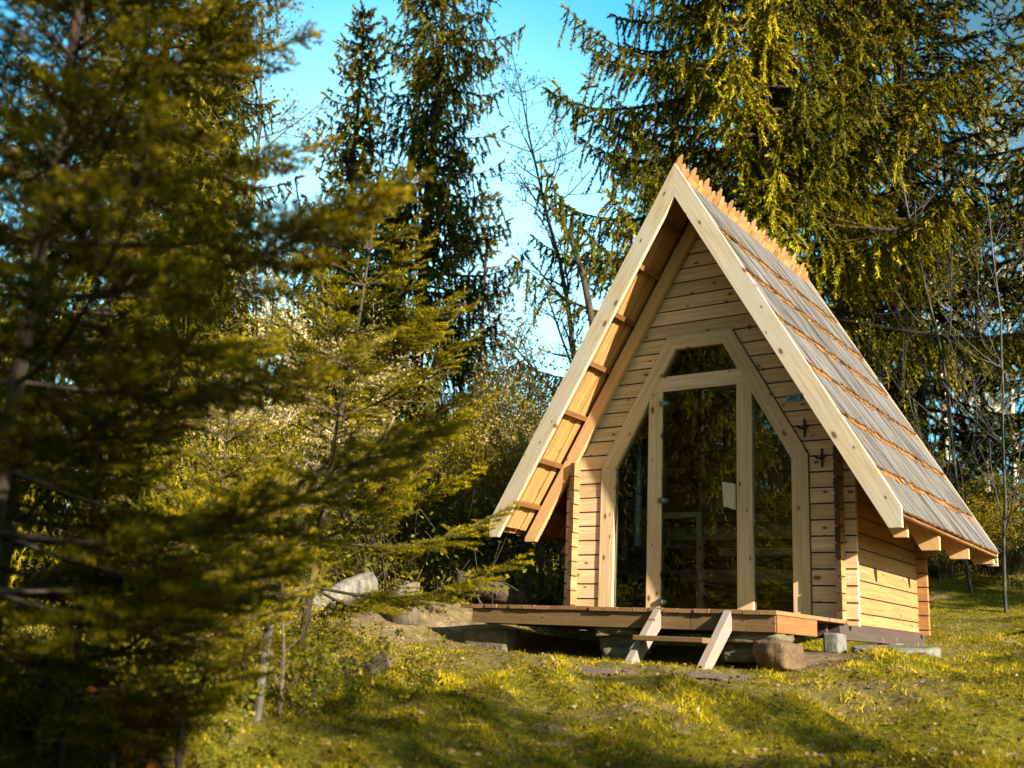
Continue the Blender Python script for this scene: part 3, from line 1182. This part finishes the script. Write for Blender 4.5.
def spruce_young(seed, H, R, base=.05, gap=.17, lean=(0, 0), nlen=.020, nw=.0021, per_m=480, twig_gap=.045, up=.12):
    """young spruce with flat sprays and separate needles"""
    rs = np.random.RandomState(seed)
    segs = []
    zs = np.linspace(0, H, 14)
    trunk = np.stack([lean[0]*zs/H+.01*np.sin(zs*4), lean[1]*zs/H, zs], 1)
    tr = .007*H*(1-zs/H)+.004
    for i in range(13):
        segs.append([*trunk[i], *trunk[i+1], tr[i], tr[i+1]])
    TV, TF = tubes_np(segs, 8)
    ls = []
    sh = []      # shoots: p0, p1, brightness
    z = H*base
    while z < H*.97:
        zf = z/H
        nb = rs.randint(4, 7) if zf > .1 else 3
        a0 = rs.uniform(0, 6.28)
        c = np.array([np.interp(z, zs, trunk[:, 0]), np.interp(z, zs, trunk[:, 1]), z])
        for b in range(nb):
            a = a0+6.283*b/nb+rs.uniform(-.4, .4)
            L = R*min(1.0, (1-zf)*1.25)**.9*rs.uniform(.6, 1.1)+.06
            el = up+.55*zf+rs.uniform(-.22, .18)
            hz = np.array([math.cos(a), math.sin(a), 0])
            sid = np.array([-hz[1], hz[0], 0])
            n = max(3, int(L/twig_gap))
            t = np.linspace(0, 1, n)
            P = c+hz*(t*L*math.cos(el))[:, None]+EZ*(t*L*math.sin(el)-.16*L*np.sin(t*2.6)*(1-zf)+.08*L*t*t)[:, None]+sid*(rs.uniform(-.1, .1)*L*t*t)[:, None]
            rr = (.0022+.006*L)*(1-t)+.0014
            for i in range(n-1):
                ls.append([*P[i], *P[i+1], rr[i], rr[i+1]])
                if t[i] > .18:
                    sh.append([*P[i], *P[i+1], t[i]])
            T = nrm_(np.gradient(P, axis=0))
            for i in range(max(1, int(n*.2)), n):
                f = t[i]
                for sg in (-1, 1):
                    if rs.rand() < .15:
                        continue
                    l = min(.30, .05+.46*L*(1-f)**.9*min(1, f*3))*rs.uniform(.6, 1.2)
                    d = nrm_(sid*sg*rs.uniform(.6, .9)+T[i]*rs.uniform(.7, 1.0)+EZ*rs.uniform(-.22, .12))
                    e = P[i]+d*l+EZ*(-.06*l)
                    m = P[i]+d*l*.5
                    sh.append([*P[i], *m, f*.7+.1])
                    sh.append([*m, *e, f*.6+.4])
                    ls.append([*P[i], *e, .0022, .0012])
                    if l > .12:
                        for q in (.4, .62, .82):
                            for s2 in (-1, 1):
                                if rs.rand() < .25:
                                    continue
                                d2 = nrm_(d*.8+np.cross(EZ, d)*s2*.75+EZ*rs.uniform(-.2, .1))
                                p2 = P[i]+(e-P[i])*q
                                l2 = l*(1-q)*rs.uniform(.5, .95)+.025
                                sh.append([*p2, *(p2+d2*l2), f*.5+.5])
        z += gap*rs.uniform(.7, 1.25)*(1 if zf < .7 else .8)
    sh.append([*trunk[-3], *trunk[-1], .9])
    LV, LF = tubes_np(ls, 3)
    sh = np.array(sh)
    p0, p1, br = sh[:, :3], sh[:, 3:6], sh[:, 6]
    L = np.linalg.norm(p1-p0, axis=1)
    cnt = np.maximum(4, (L*per_m).astype(int))
    ix = np.repeat(np.arange(len(sh)), cnt)
    s = rs.rand(len(ix))
    d = nrm_(p1-p0)[ix]
    P = p0[ix]+(p1-p0)[ix]*s[:, None]
    r = rs.normal(size=P.shape)
    r = nrm_(r-d*np.sum(r*d, 1, keepdims=True))
    r[:, 2] = r[:, 2]*.8+.12
    D = nrm_(d*rs.uniform(.45, 1.0, (len(ix), 1))+r)
    face = np.zeros_like(P)
    face[:, :2] = nrm_(P[:, :2])*.35
    face[:, 2] = .8
    face = face+rs.normal(0, .5, P.shape)
    NV, NF = tris_np(P, D, nlen*rs.uniform(.75, 1.2, len(ix)), np.full(len(ix), nw), rs, face)
    tone = rs.rand(len(sh))
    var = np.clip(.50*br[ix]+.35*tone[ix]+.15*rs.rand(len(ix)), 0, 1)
    return (np.concatenate([TV, LV]), np.concatenate([TF, LF+len(TV)]) if TF.shape[1] == LF.shape[1] else None), (NV, NF, np.repeat(var, 3)), (TV, TF, LV, LF)


def grow(rs, p, d, L, r, lev, segs, tips, up=.15, spread=.7, kids=(3, 5), shrink=.62, wig=.16, nseg=4):
    """recursive twigs"""
    pts = [np.array(p, float)]
    d = np.array(d, float)
    for i in range(nseg):
        d = d+rs.normal(0, wig, 3)+np.array([0, 0, up*.35])
        d /= np.linalg.norm(d)
        q = pts[-1]+d*L/nseg
        f0, f1 = 1-.55*i/nseg, 1-.55*(i+1)/nseg
        segs.append([*pts[-1], *q, r*f0, r*f1])
        pts.append(q)
        if lev <= 1:
            tips.append([*q, *d])
    if lev <= 0:
        return
    for k in range(rs.randint(kids[0], kids[1]+1)):
        t = rs.uniform(.3, 1.0)
        i = min(nseg-1, int(t*nseg))
        q = pts[i]+(pts[i+1]-pts[i])*(t*nseg-i)
        ax = rs.normal(size=3)
        ax -= d*(ax@d)
        ax /= np.linalg.norm(ax)
        nd = d*(1-spread*.5)+ax*spread*rs.uniform(.6, 1.2)
        grow(rs, q, nd/np.linalg.norm(nd), L*shrink*rs.uniform(.7, 1.15), r*(.55-.2*t)+.0006, lev-1, segs, tips, up, spread, kids, shrink, wig, max(2, nseg-1))


def bare_tree(seed, H, r, lev=4, up=.2, spread=.75, kids=(3, 5), shrink=.55, wig=.10, first=.25, n1=16, reach=.33):
    rs = np.random.RandomState(seed)
    segs, tips = [], []
    n = 12
    p = np.zeros(3)
    d = np.array([0, 0, 1.0])
    P = [p]
    for i in range(n):
        d = nrm_(d+rs.normal(0, .05, 3)+np.array([0, 0, .06]))
        q = p+d*H/n
        segs.append([*p, *q, r*(1-i/n)+.006, r*(1-(i+1)/n)+.006])
        p = q
        P.append(p)
    for k in range(n1):
        t = rs.uniform(first, .97)
        i = int(t*n)
        q = P[i]+(P[min(i+1, n)]-P[i])*(t*n-i)
        a = rs.uniform(0, 6.28)
        dd = np.array([math.cos(a), math.sin(a), rs.uniform(.35, 1.1)])
        grow(rs, q, nrm_(dd), H*reach*(1-t*.6)*rs.uniform(.6, 1.1), r*.42*(1-t)+.004, lev-2, segs, tips, up, spread, kids, shrink, wig)
    return np.array(segs), np.array(tips)


def shrub_np(seed, H, n0=7, lev=2, r=.012, leaf=.05, nleaf=3, up=.3, spread=.8, flare=.35, kids=(3, 5), lw=.32):
    rs = np.random.RandomState(seed)
    segs, tips = [], []
    for k in range(n0):
        a = rs.uniform(0, 6.28)
        f = rs.uniform(.05, flare)
        p = np.array([math.cos(a)*f*.4, math.sin(a)*f*.4, 0])
        d = nrm_(np.array([math.cos(a)*f, math.sin(a)*f, .9]))
        grow(rs, p, d, H*rs.uniform(.55, .95), r*rs.uniform(.6, 1.1), lev, segs, tips, up, spread, kids, .55, .13, 5)
    segs, tips = np.array(segs), np.array(tips)
    V, F = tubes_np(segs, 3)
    ix = np.repeat(np.arange(len(tips)), nleaf)
    rs2 = np.random.RandomState(seed+1)
    P = tips[ix, :3]+rs2.normal(0, max(leaf*.7, H*.028), (len(ix), 3))
    D = nrm_(tips[ix, 3:]*.6+rs2.normal(0, .8, (len(ix), 3))+np.array([0, 0, -.15]))
    L = leaf*rs2.uniform(.5, 1.3, len(ix))
    LV, LF = leaves_np(P, D, L, L*lw, rs2)
    tone = rs2.rand(len(tips))
    var = np.clip(tone[ix]*.6+rs2.rand(len(ix))*.4, 0, 1)
    return (V, F), (LV, LF, np.repeat(var, 4))


def plant(kind, label, cat, parts, loc, rotz=0, scale=1.0, group=None):
    """parts: list of (part name, mesh) shared between copies"""
    t = thing(kind, label, cat, loc, rotz, group)
    t.scale = (scale, scale, scale) if not hasattr(scale, '__len__') else scale
    for nm, me_ in parts:
        link(bpy.data.objects.new(nm, me_), t)
    return t


def spruce_parts(seed, mat, **k):
    (a, b), (c, d, v) = spruce_far(seed, **k)
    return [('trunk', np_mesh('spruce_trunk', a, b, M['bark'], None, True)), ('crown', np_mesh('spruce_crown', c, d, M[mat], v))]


def young_parts(seed, mat, **k):
    _, (c, d, v), (TV, TF, LV, LF) = spruce_young(seed, **k)
    return [('trunk', np_mesh('young_trunk', TV, TF, M['bark'], None, True)),
            ('branches', np_mesh('young_branches', LV, LF, M['twig'])),
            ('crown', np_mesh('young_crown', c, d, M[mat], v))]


def young_fix(parts):
    return parts


def bare_parts(seed, mat, leafmat=None, leaf=.04, nleaf=1, **k):
    segs, tips = bare_tree(seed, **k)
    V, F = tubes_np(segs, 4)
    out = [('trunk', np_mesh('bare_tree_wood', V, F, M[mat]))]
    if leafmat:
        rs = np.random.RandomState(seed+9)
        ix = np.repeat(np.arange(len(tips)), nleaf)
        P = tips[ix, :3]+rs.normal(0, leaf, (len(ix), 3))
        D = nrm_(rs.normal(size=(len(ix), 3))+np.array([0, 0, -.3]))
        L = leaf*rs.uniform(.6, 1.3, len(ix))
        a, b = leaves_np(P, D, L, L*.33, rs)
        out.append(('crown', np_mesh('bare_tree_leaves', a, b, M[leafmat], np.repeat(rs.rand(len(ix)), 4))))
    return out


def shrub_parts(seed, stem, leafm, **k):
    (V, F), (a, b, v) = shrub_np(seed, **k)
    return [('branches', np_mesh('shrub_branches', V, F, M[stem])), ('foliage', np_mesh('shrub_leaves', a, b, M[leafm], v))]


def put(u, q, dz=-.05):
    x, y = xy_at(u, q)
    return (x, y, gz(x, y)+dz)


def height(u, v, q):
    x, y = xy_at(u, q)
    return z_at(u, v, q)-gz(x, y)


def spruce(u, q, vtop, seed, label, mat='spruce', rot=0.0, group=None, **k):
    H = height(u, vtop, q)
    k.setdefault('R', 2.4)
    k.setdefault('q', max(12.0, q))
    plant('spruce_tree', label, 'tree', spruce_parts(seed, mat, H=H, **k), put(u, q), rot, 1.0, group)


# ------------------------------------------------------------------ trees and shrubs in view
spruce(765, 14.2, -330, 101, 'huge spreading spruce with golden hanging boughs right behind the cabin roof', R=4.2, prof=.60, pend=1.1, gap=.31, base=.25, dens=1.0, fill=10.0)
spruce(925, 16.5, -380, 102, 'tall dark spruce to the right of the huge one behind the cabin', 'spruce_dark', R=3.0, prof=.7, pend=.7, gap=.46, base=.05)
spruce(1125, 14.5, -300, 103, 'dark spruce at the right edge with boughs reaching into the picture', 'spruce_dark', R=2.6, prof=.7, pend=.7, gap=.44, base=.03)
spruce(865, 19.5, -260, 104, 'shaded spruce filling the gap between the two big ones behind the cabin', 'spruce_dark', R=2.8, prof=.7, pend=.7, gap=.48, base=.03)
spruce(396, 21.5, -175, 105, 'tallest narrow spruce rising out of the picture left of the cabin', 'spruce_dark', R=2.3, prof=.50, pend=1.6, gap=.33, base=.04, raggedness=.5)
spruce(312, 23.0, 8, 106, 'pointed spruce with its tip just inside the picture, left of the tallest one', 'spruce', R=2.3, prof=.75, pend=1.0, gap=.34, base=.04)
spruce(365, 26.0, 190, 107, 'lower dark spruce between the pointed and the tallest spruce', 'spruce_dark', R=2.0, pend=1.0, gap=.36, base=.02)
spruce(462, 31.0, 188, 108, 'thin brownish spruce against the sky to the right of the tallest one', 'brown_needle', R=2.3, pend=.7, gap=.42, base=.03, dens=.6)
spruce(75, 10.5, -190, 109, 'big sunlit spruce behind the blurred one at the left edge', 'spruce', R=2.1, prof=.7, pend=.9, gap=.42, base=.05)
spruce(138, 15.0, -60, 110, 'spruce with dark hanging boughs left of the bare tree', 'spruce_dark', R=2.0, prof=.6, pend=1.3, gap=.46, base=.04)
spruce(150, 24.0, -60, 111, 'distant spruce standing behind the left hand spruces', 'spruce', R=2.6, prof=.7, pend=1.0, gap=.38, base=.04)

H = height(312, 165, 6.0)
x, y = xy_at(297, 6.0)
plant('young_spruce', 'young open spruce with long level boughs left of the cabin deck', 'young tree',
      young_parts(201, 'young', H=H, R=1.30, gap=.25, lean=(.22, .15), base=.16), (x, y, gz(x, y)-.03))
plant('young_spruce', 'low dark young spruce in the shade at the lower left corner', 'young tree',
      young_parts(205, 'young_shaded', H=1.55, R=.85, gap=.13, per_m=380, base=.12, nw=.0020), put(75, 3.5))
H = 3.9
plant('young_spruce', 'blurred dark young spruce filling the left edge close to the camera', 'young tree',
      young_parts(202, 'young_shaded', H=H, R=1.22, gap=.19, per_m=560, base=.20, up=.10, nw=.0020), put(-25, 2.75), 2.2)
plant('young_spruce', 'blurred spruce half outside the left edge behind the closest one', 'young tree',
      young_parts(203, 'young_shaded', H=3.4, R=1.05, gap=.22, per_m=360, base=.24, nw=.0018), put(-10, 3.9))
plant('young_spruce', 'small low spruce under the boughs between the closest and the open young spruce', 'young tree',
      young_parts(204, 'young', H=1.7, R=.75, gap=.15, per_m=280, base=.05, nw=.0018), put(205, 5.4))

plant('bare_tree', 'bare twin stemmed tree against the white sky at upper left', 'tree',
      bare_parts(301, 'twig_blue', 'brown_needle', .07, 1, H=height(246, -20, 19), r=.11, n1=26, reach=.22), put(186, 19.0), .4)
plant('bare_tree', 'bare tree of fine pale twigs rising left of the huge spruce', 'tree',
      bare_parts(302, 'twig_blue', 'leaf_p', .05, 1, H=height(578, 62, 19), r=.10, n1=34, reach=.22, lev=4, kids=(3, 5)), put(585, 19.0), 1.4)
# the crooked snag beside the gable
w = MB()
spx = [(596, 640), (592, 420), (585, 330), (572, 278), (560, 246), (545, 221), (524, 196)]
w.tube([np.array([*xy_at(u, 13.0), z_at(u, v, 13.0)]) for u, v in spx], [.06, .055, .05, .042, .035, .026, .012], 8)
w.tube([np.array([*xy_at(u, 13.0), z_at(u, v, 13.0)]) for u, v in ((545, 221), (533, 204), (535, 178))], [.02, .015, .006], 6)
w.tube([np.array([*xy_at(u, 13.0), z_at(u, v, 13.0)]) for u, v in ((572, 278), (574, 262), (570, 246))], [.02, .012, .005], 6)
tag(w.build('dead_tree', M['bark'], None, True), 'crooked leafless snag leaning out beside the left roof edge', 'tree')

sap = [bare_parts(311, 'twig_blue', None, H=4.2, r=.011, n1=22, reach=.28, lev=4, kids=(2, 3), first=.12, spread=.5, up=.4),
       bare_parts(312, 'twig_blue', 'leaf_y', .04, 1, H=4.2, r=.013, n1=26, reach=.30, lev=4, kids=(2, 3), first=.15, spread=.5, up=.4)]
for i, (u, q, v, k, lab) in enumerate((
        (975, 12.5, 150, 0, 'tallest thin bare sapling at the right, pale twigs against dark spruce'),
        (1008, 11.5, 190, 0, 'bare sapling at the right picture edge'),
        (955, 13.2, 240, 1, 'leaning thin sapling nearest the right roof edge'),
        (905, 12.6, 330, 1, 'low twiggy sapling just behind the lower roof corner'))):
    plant('sapling', lab, 'sapling', sap[k], put(u, q), 1.3*i, height(u, v, q)/4.2, 'bare saplings right of the cabin')
brch = bare_parts(321, 'bark_pale', 'leaf_y', .06, 3, H=9, r=.085, n1=22, reach=.2, first=.30)
for i, (u, q, s, lab) in enumerate(((962, 19.0, .9, 'pale birch trunk in the gloom behind the roof corner'),
                                    (1000, 17.0, 1.0, 'pale leaning birch trunk at the right by the grass bank'),
                                    (1022, 21.0, 1.1, 'birch trunk farthest right at the edge of the picture'))):
    plant('birch_tree', lab, 'tree', brch, put(u, q), 2.0*i, s, 'birches behind the cabin')

# thicket shrubs between the spruces and the cabin
kinds = [shrub_parts(401, 'twig', 'leaf_y', H=1, n0=9, lev=2, r=.010, leaf=.017, nleaf=30),
         shrub_parts(402, 'twig_pale', 'leaf_p', H=1, n0=9, lev=2, r=.010, leaf=.016, nleaf=34),
         shrub_parts(403, 'twig', 'leaf_g', H=1, n0=10, lev=2, r=.010, leaf=.028, nleaf=9, flare=.6),
         shrub_parts(405, 'twig', 'leaf_d', H=1, n0=12, lev=2, r=.009, leaf=.026, nleaf=14, flare=.6),
         shrub_parts(404, 'twig_pale', 'leaf_p', H=1, n0=12, lev=2, r=.009, leaf=.02, nleaf=1, flare=.5)]
shr = [  # u, q, top v, kind, width factor, label
    (500, 15.5, 285, 1, .8, 'tall pale leafed bush under the sky gap, the higher of two'),
    (540, 14.6, 310, 0, .8, 'yellow green bush close to the snag'),
    (470, 14.2, 335, 0, .7, 'yellow leafed bush beneath the brownish spruce'),
    (525, 13.2, 385, 1, 1., 'pale dry bush left of the roof edge, below the taller ones'),
    (562, 13.0, 340, 0, .8, 'yellow leafed bush touching the left roof edge'),
    (495, 12.8, 450, 3, 1.2, 'dark green bush behind the lower left roof corner'),
    (545, 12.2, 500, 4, 1.2, 'tangle of dry bare stems right beside the cabin wall'),
    (445, 12.6, 480, 4, 1.2, 'bare twiggy bush behind the open young spruce'),
    (410, 14.0, 420, 3, 1.1, 'dark bush below the tallest spruce'),
    (360, 13.0, 440, 4, 1.2, 'dry bush between the boughs of the open young spruce'),
    (300, 13.5, 260, 1, .8, 'pale leafed bush behind the trunk of the open young spruce'),
    (255, 14.0, 240, 1, .8, 'tall pale bush below the bare twin stemmed tree'),
    (225, 13.0, 400, 0, 1., 'yellow bush seen through the blurred boughs'),
    (165, 12.0, 380, 1, 1., 'pale bush glimpsed between the left spruces'),
    (120, 9.5, 480, 3, 1.2, 'low dark bush under the big sunlit spruce'),
    (330, 10.5, 520, 3, 1.3, 'low dark bush on the bank behind the fallen log'),
    (420, 10.8, 535, 3, 1.3, 'low leafy bush above the stump'),
    (480, 11.0, 540, 2, 1.2, 'leafy bush behind the left end of the deck'),
    (60, 7.5, 560, 3, 1.3, 'low leafy bush at the foot of the big sunlit spruce'),
    (200, 8.0, 560, 2, 1.3, 'low bush behind the grey stake'),
    (945, 13.5, 470, 0, 1.0, 'yellow leafed bush behind the roof corner at right'),
    (1000, 14.5, 430, 0, 1.0, 'yellow bush among the saplings at the right edge'),
    (975, 18.0, 480, 3, 1.2, 'dark bush at the foot of the birches'),
    (1020, 12.5, 520, 3, 1.1, 'dark leafy bush on the mossy bank at the right edge'),
    (938, 13.6, 545, 3, 1.4, 'dark low bush seen under the rear eave of the roof'),
    (968, 14.6, 530, 3, 1.4, 'dark bush between the rear eave and the first sapling'),
    (996, 15.2, 525, 3, 1.5, 'dark bush behind the sapling at the right edge'),
    (1015, 14.0, 545, 3, 1.4, 'low dark bush lowest at the right picture edge'),
    (350, 11.6, 470, 3, 1.3, 'dark bush right behind the boughs of the open young spruce'),
    (430, 11.8, 455, 3, 1.2, 'dark bush between the open young spruce and the cabin'),
]
for i, (u, q, v, k, wf, lab) in enumerate(shr):
    h = height(u, v, q)*1.02
    plant('shrub', lab, 'bush', kinds[k], put(u, q), 1.1*i, (h*wf*.85, h*wf*.85, h/1.45), 'bushes around the clearing')

# low weeds near the stake, each a small leafy plant
weed = [shrub_parts(501, 'twig', 'leaf_g', H=.13, n0=14, lev=1, r=.0016, leaf=.015, nleaf=4, flare=.9, lw=.34),
        shrub_parts(502, 'twig', 'leaf_y', H=.20, n0=12, lev=1, r=.0016, leaf=.019, nleaf=3, flare=.7, lw=.30)]
rs = np.random.RandomState(77)
n = 0
while n < 110:
    q = rs.uniform(3.6, 7.5)
    u = rs.uniform(-20, 420)
    if rs.rand() > np.clip((430-u)/330, .05, 1):
        continue
    plant('weed', 'small yellow green weed among many in the sunlit patch at lower left', 'weed', weed[n % 2], put(u, q, -.01), rs.uniform(0, 6), rs.uniform(.6, 1.5), 'weeds at lower left')
    n += 1
twg = bare_parts(511, 'twig', None, H=.7, r=.006, n1=9, reach=.4, lev=3, kids=(1, 2), first=.2)
plant('sapling', 'thin dark twig sapling right beside the grey stake', 'sapling', twg, put(285, 4.2), 0, .8)
plant('sapling', 'small sapling with a few orange dead leaves at lower left', 'sapling',
      bare_parts(512, 'twig', 'leaf_o', .055, 1, H=.3, r=.005, n1=7, reach=.5, lev=2, kids=(1, 2), first=.3), put(128, 3.5))

# ------------------------------------------------------------------ stuff: far forest, undergrowth, grass, leaf litter
rs = np.random.RandomState(9)
fv, ff, fvar, tvv, tff = [], [], [], [], []
src = []
for sd_ in (1, 2, 3):
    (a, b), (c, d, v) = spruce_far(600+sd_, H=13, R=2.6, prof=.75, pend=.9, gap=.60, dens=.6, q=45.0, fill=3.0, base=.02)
    src.append((c, d, v))
o = 0
for i in range(64):
    u = rs.uniform(-260, 1300)
    q = rs.uniform(30, 60)
    if 470 < u < 600 and q < 70:
        s = rs.uniform(.3, .45)
    elif 215 < u < 320:
        s = rs.uniform(.3, .5)
    else:
        s = rs.uniform(.7, 1.3) if u > 600 or u < 215 else rs.uniform(.5, .75)
    c, d, v = src[i % 3]
    x, y, z = put(u, q, -.2)
    an = rs.uniform(0, 6.28)
    rot = np.array([[math.cos(an), -math.sin(an), 0], [math.sin(an), math.cos(an), 0], [0, 0, 1]])
    fv.append((c@rot.T)*s+np.array([x, y, z]))
    ff.append(d+o)
    fvar.append(v)
    o += len(c)
me = np_mesh('far_forest', np.concatenate(fv), np.concatenate(ff), M['spruce_dark'], np.concatenate(fvar))
tag(link(bpy.data.objects.new('far_forest', me)), 'dark forest far behind the clearing', 'forest', kind='stuff')

# tangled undergrowth: thin stems and small leaves on the forest floor behind the bank
rs = np.random.RandomState(21)
segs, lp_, ld_ = [], [], []
for i in range(2600):
    if rs.rand() < .78:
        u, q = rs.uniform(-40, 575), rs.uniform(10.2, 19)
    else:
        u, q = rs.uniform(925, 1080), rs.uniform(15.0, 24)
    x, y, z = put(u, q, 0)
    h = rs.uniform(.3, 1.25)
    a = rs.uniform(0, 6.28)
    d = np.array([math.cos(a)*.5, math.sin(a)*.5, 1.0])
    p = np.array([x, y, z])
    for k in range(4):
        d = d+rs.normal(0, .22, 3)
        qn = p+nrm_(d)*h/4
        segs.append([*p, *qn, 0.0045*(1-k*.2), .0045*(.8-k*.2)+.001])
        p = qn
        for _ in range(3 if k else 1):
            lp_.append(p+rs.normal(0, .08, 3))
V, F = tubes_np(np.array(segs), 3)
me = np_mesh('undergrowth', V, F, M['twig'])
ug = tag(link(bpy.data.objects.new('undergrowth', me)), 'tangled dry stems and leaves on the forest floor', 'undergrowth', kind='stuff')
lp_ = np.array(lp_)
D = nrm_(rs.normal(size=lp_.shape))
L = rs.uniform(.03, .085, len(lp_))
a, b = leaves_np(lp_, D, L, L*.36, rs)
link(bpy.data.objects.new('leaves', np_mesh('undergrowth_leaves', a, b, M['leaf_g'], np.repeat(rs.rand(len(lp_)), 4))), ug)


def scatter(n, rs, umin=-60, umax=1090, qmin=2.9, qmax=15.0, pw=.55):
    q = qmin+(qmax-qmin)*rs.rand(n)**(1/pw)*1.0
    u = rs.uniform(umin, umax, n)
    a, b = (u-512), 650-384
    x_ = a*cr+b*sr
    y_ = -a*sr+b*cr
    d = FW[None]+RT[None]*(x_/FPX)[:, None]-UP[None]*(y_/FPX)[:, None]
    t = q/(d[:, :2]@FH)
    xy = CAM[None, :2]+d[:, :2]*t[:, None]
    return xy[:, 0], xy[:, 1], q


def patch_noise(x, y):
    return .5+.25*np.sin(x*2.3+1.3*np.sin(y*1.7))+.25*np.sin(y*2.9+1.1*np.sin(x*2.1+.5))


rs = np.random.RandomState(31)
n = 600000
x, y, q = scatter(n, rs, pw=.8)
keep = rs.rand(n) > dirt_mask(x, y)*1.05
keep &= ~((np.abs(x) < 1.33) & (y > -1.2) & (y < 2.2))
keep &= rs.rand(n) < .35+.75*patch_noise(x, y)
x, y, q = x[keep], y[keep], q[keep]
pn = patch_noise(x*1.7+3, y*1.7)
z = ground(x, y)-.004
L = (.010+.026*rs.rand(len(x))**2.2)*(.6+.8*pn)*(1+.05*q)
D = nrm_(np.stack([rs.normal(0, .8, len(x)), rs.normal(0, .8, len(x)), np.ones(len(x))], 1))
V, F = tris_np(np.stack([x, y, z], 1), D, L, .0013+.0009*rs.rand(len(x))*(1+.12*q), rs)
pn2 = patch_noise(x*6.3+1, y*6.3+2)
var = np.clip(.16+.55*(pn-.5)+.55*(pn2-.5)+.62*rs.rand(len(x))**1.5, 0, 1)
me = np_mesh('grass', V, F, M['grass'], np.repeat(var, 3))
tag(link(bpy.data.objects.new('grass', me)), 'short mossy yellow green grass over the clearing', 'grass', kind='stuff')

x, y, q = scatter(9000, rs, pw=.8, qmax=14)
ok = ~((np.abs(x) < 1.33) & (y > -1.5) & (y < 2.2))
x, y = x[ok], y[ok]
D = nrm_(np.stack([rs.normal(size=len(x)), rs.normal(size=len(x)), rs.normal(0, .25, len(x))], 1))
L = rs.uniform(.012, .032, len(x))
a, b = leaves_np(np.stack([x, y, ground(x, y)+.018], 1), D, L, L*.32, rs)
me = np_mesh('leaf_litter', a, b, M['litter'], np.repeat(rs.rand(len(x)), 4))
tag(link(bpy.data.objects.new('leaf_litter', me)), 'dead leaves scattered on the grass', 'leaf litter', kind='stuff')

# ------------------------------------------------------------------ the forest behind the photographer (shades the grass, mirrors in the glass)
GRP = 'forest behind the photographer'
behind = spruce_parts(701, 'spruce', H=13, R=2.4, prof=.7, pend=1.0, gap=.36, base=.06, dens=.9, q=13)
behind2 = spruce_parts(702, 'spruce_dark', H=15, R=2.2, prof=.7, pend=1.0, gap=.40, base=.10, dens=.9)


def cam_xy(lat, dep):
    return CAM[0]+math.cos(YAW)*lat+FH[0]*dep, CAM[1]+math.sin(YAW)*lat+FH[1]*dep


for i, (x, y, s, k) in enumerate((
        (-3.6, -7.6, .62, 0), (-5.6, -8.6, .8, 1), (-4.4, -10.6, .9, 0), (-7.4, -10.8, 1.0, 1), (-6.2, -13.2, 1.1, 0), (-9.6, -13.4, 1.1, 1),
        (-3.4, -13.6, 1.0, 1), (-11.5, -11.0, 1.0, 0), (-8.2, -16.5, 1.2, 0), (-5.0, -17.0, 1.2, 1), (-12.0, -17.5, 1.2, 0),
        (*cam_xy(2.3, -2.4), .60, 0), (*cam_xy(3.15, -2.0), .36, 0), (*cam_xy(2.7, -1.7), .40, 0), (*cam_xy(1.3, -3.0), .56, 0), (*cam_xy(6.4, -4.0), .50, 0), (*cam_xy(7.5, -4.3), .55, 0), (*cam_xy(8.7, -3.8), .50, 0),  # spruces added out of view to shade the near spruce and lawn
        (*cam_xy(-.6, -3.6), .62, 0))):
    plant('spruce_tree', 'tall unseen spruce behind the photographer, for shade on the clearing and glass reflections', 'tree',
          (behind, behind2)[k], (x, y, gz(x, y)-.05), i*1.7, s, GRP)
for i, (x, y, h, k) in enumerate(((-3.0, -6.2, 1.5, 0), (-4.6, -7.0, 2.2, 2), (-2.6, -8.4, 1.6, 2), (-6.6, -8.0, 2.4, 0), (-5.2, -9.8, 2.0, 0))):
    plant('shrub', 'leafy bush at the edge of the forest behind the photographer', 'bush', kinds[k], (x, y, gz(x, y)-.05), i*1.3, (h, h, h/1.3), 'bushes behind the photographer')
x, y = cam_xy(11.0, 6.0)  # unseen spruce added to cast shade on the trees behind the cabin
plant('spruce_tree', 'tall spruce added outside the picture to shade the trees right of the cabin', 'tree', behind, (x, y, gz(x, y)-.05), .7, .8)
for i, (x, y, h, k) in enumerate(((-4.0, -8.9, 3.0, 0), (-5.9, -11.4, 3.4, 0), (-3.1, -9.6, 2.6, 0), (-7.6, -13.6, 3.8, 0))):
    plant('shrub', 'leafy bush at the edge of the forest behind the photographer', 'bush', kinds[k], (x, y, gz(x, y)-.05), i*1.9, (h, h, h/1.3), 'bushes behind the photographer')
# print('tris', sum(len(o.data.polygons) for o in bpy.data.objects if o.type == 'MESH')/1e6, sum(len(m.polygons) for m in bpy.data.meshes)/1e6)
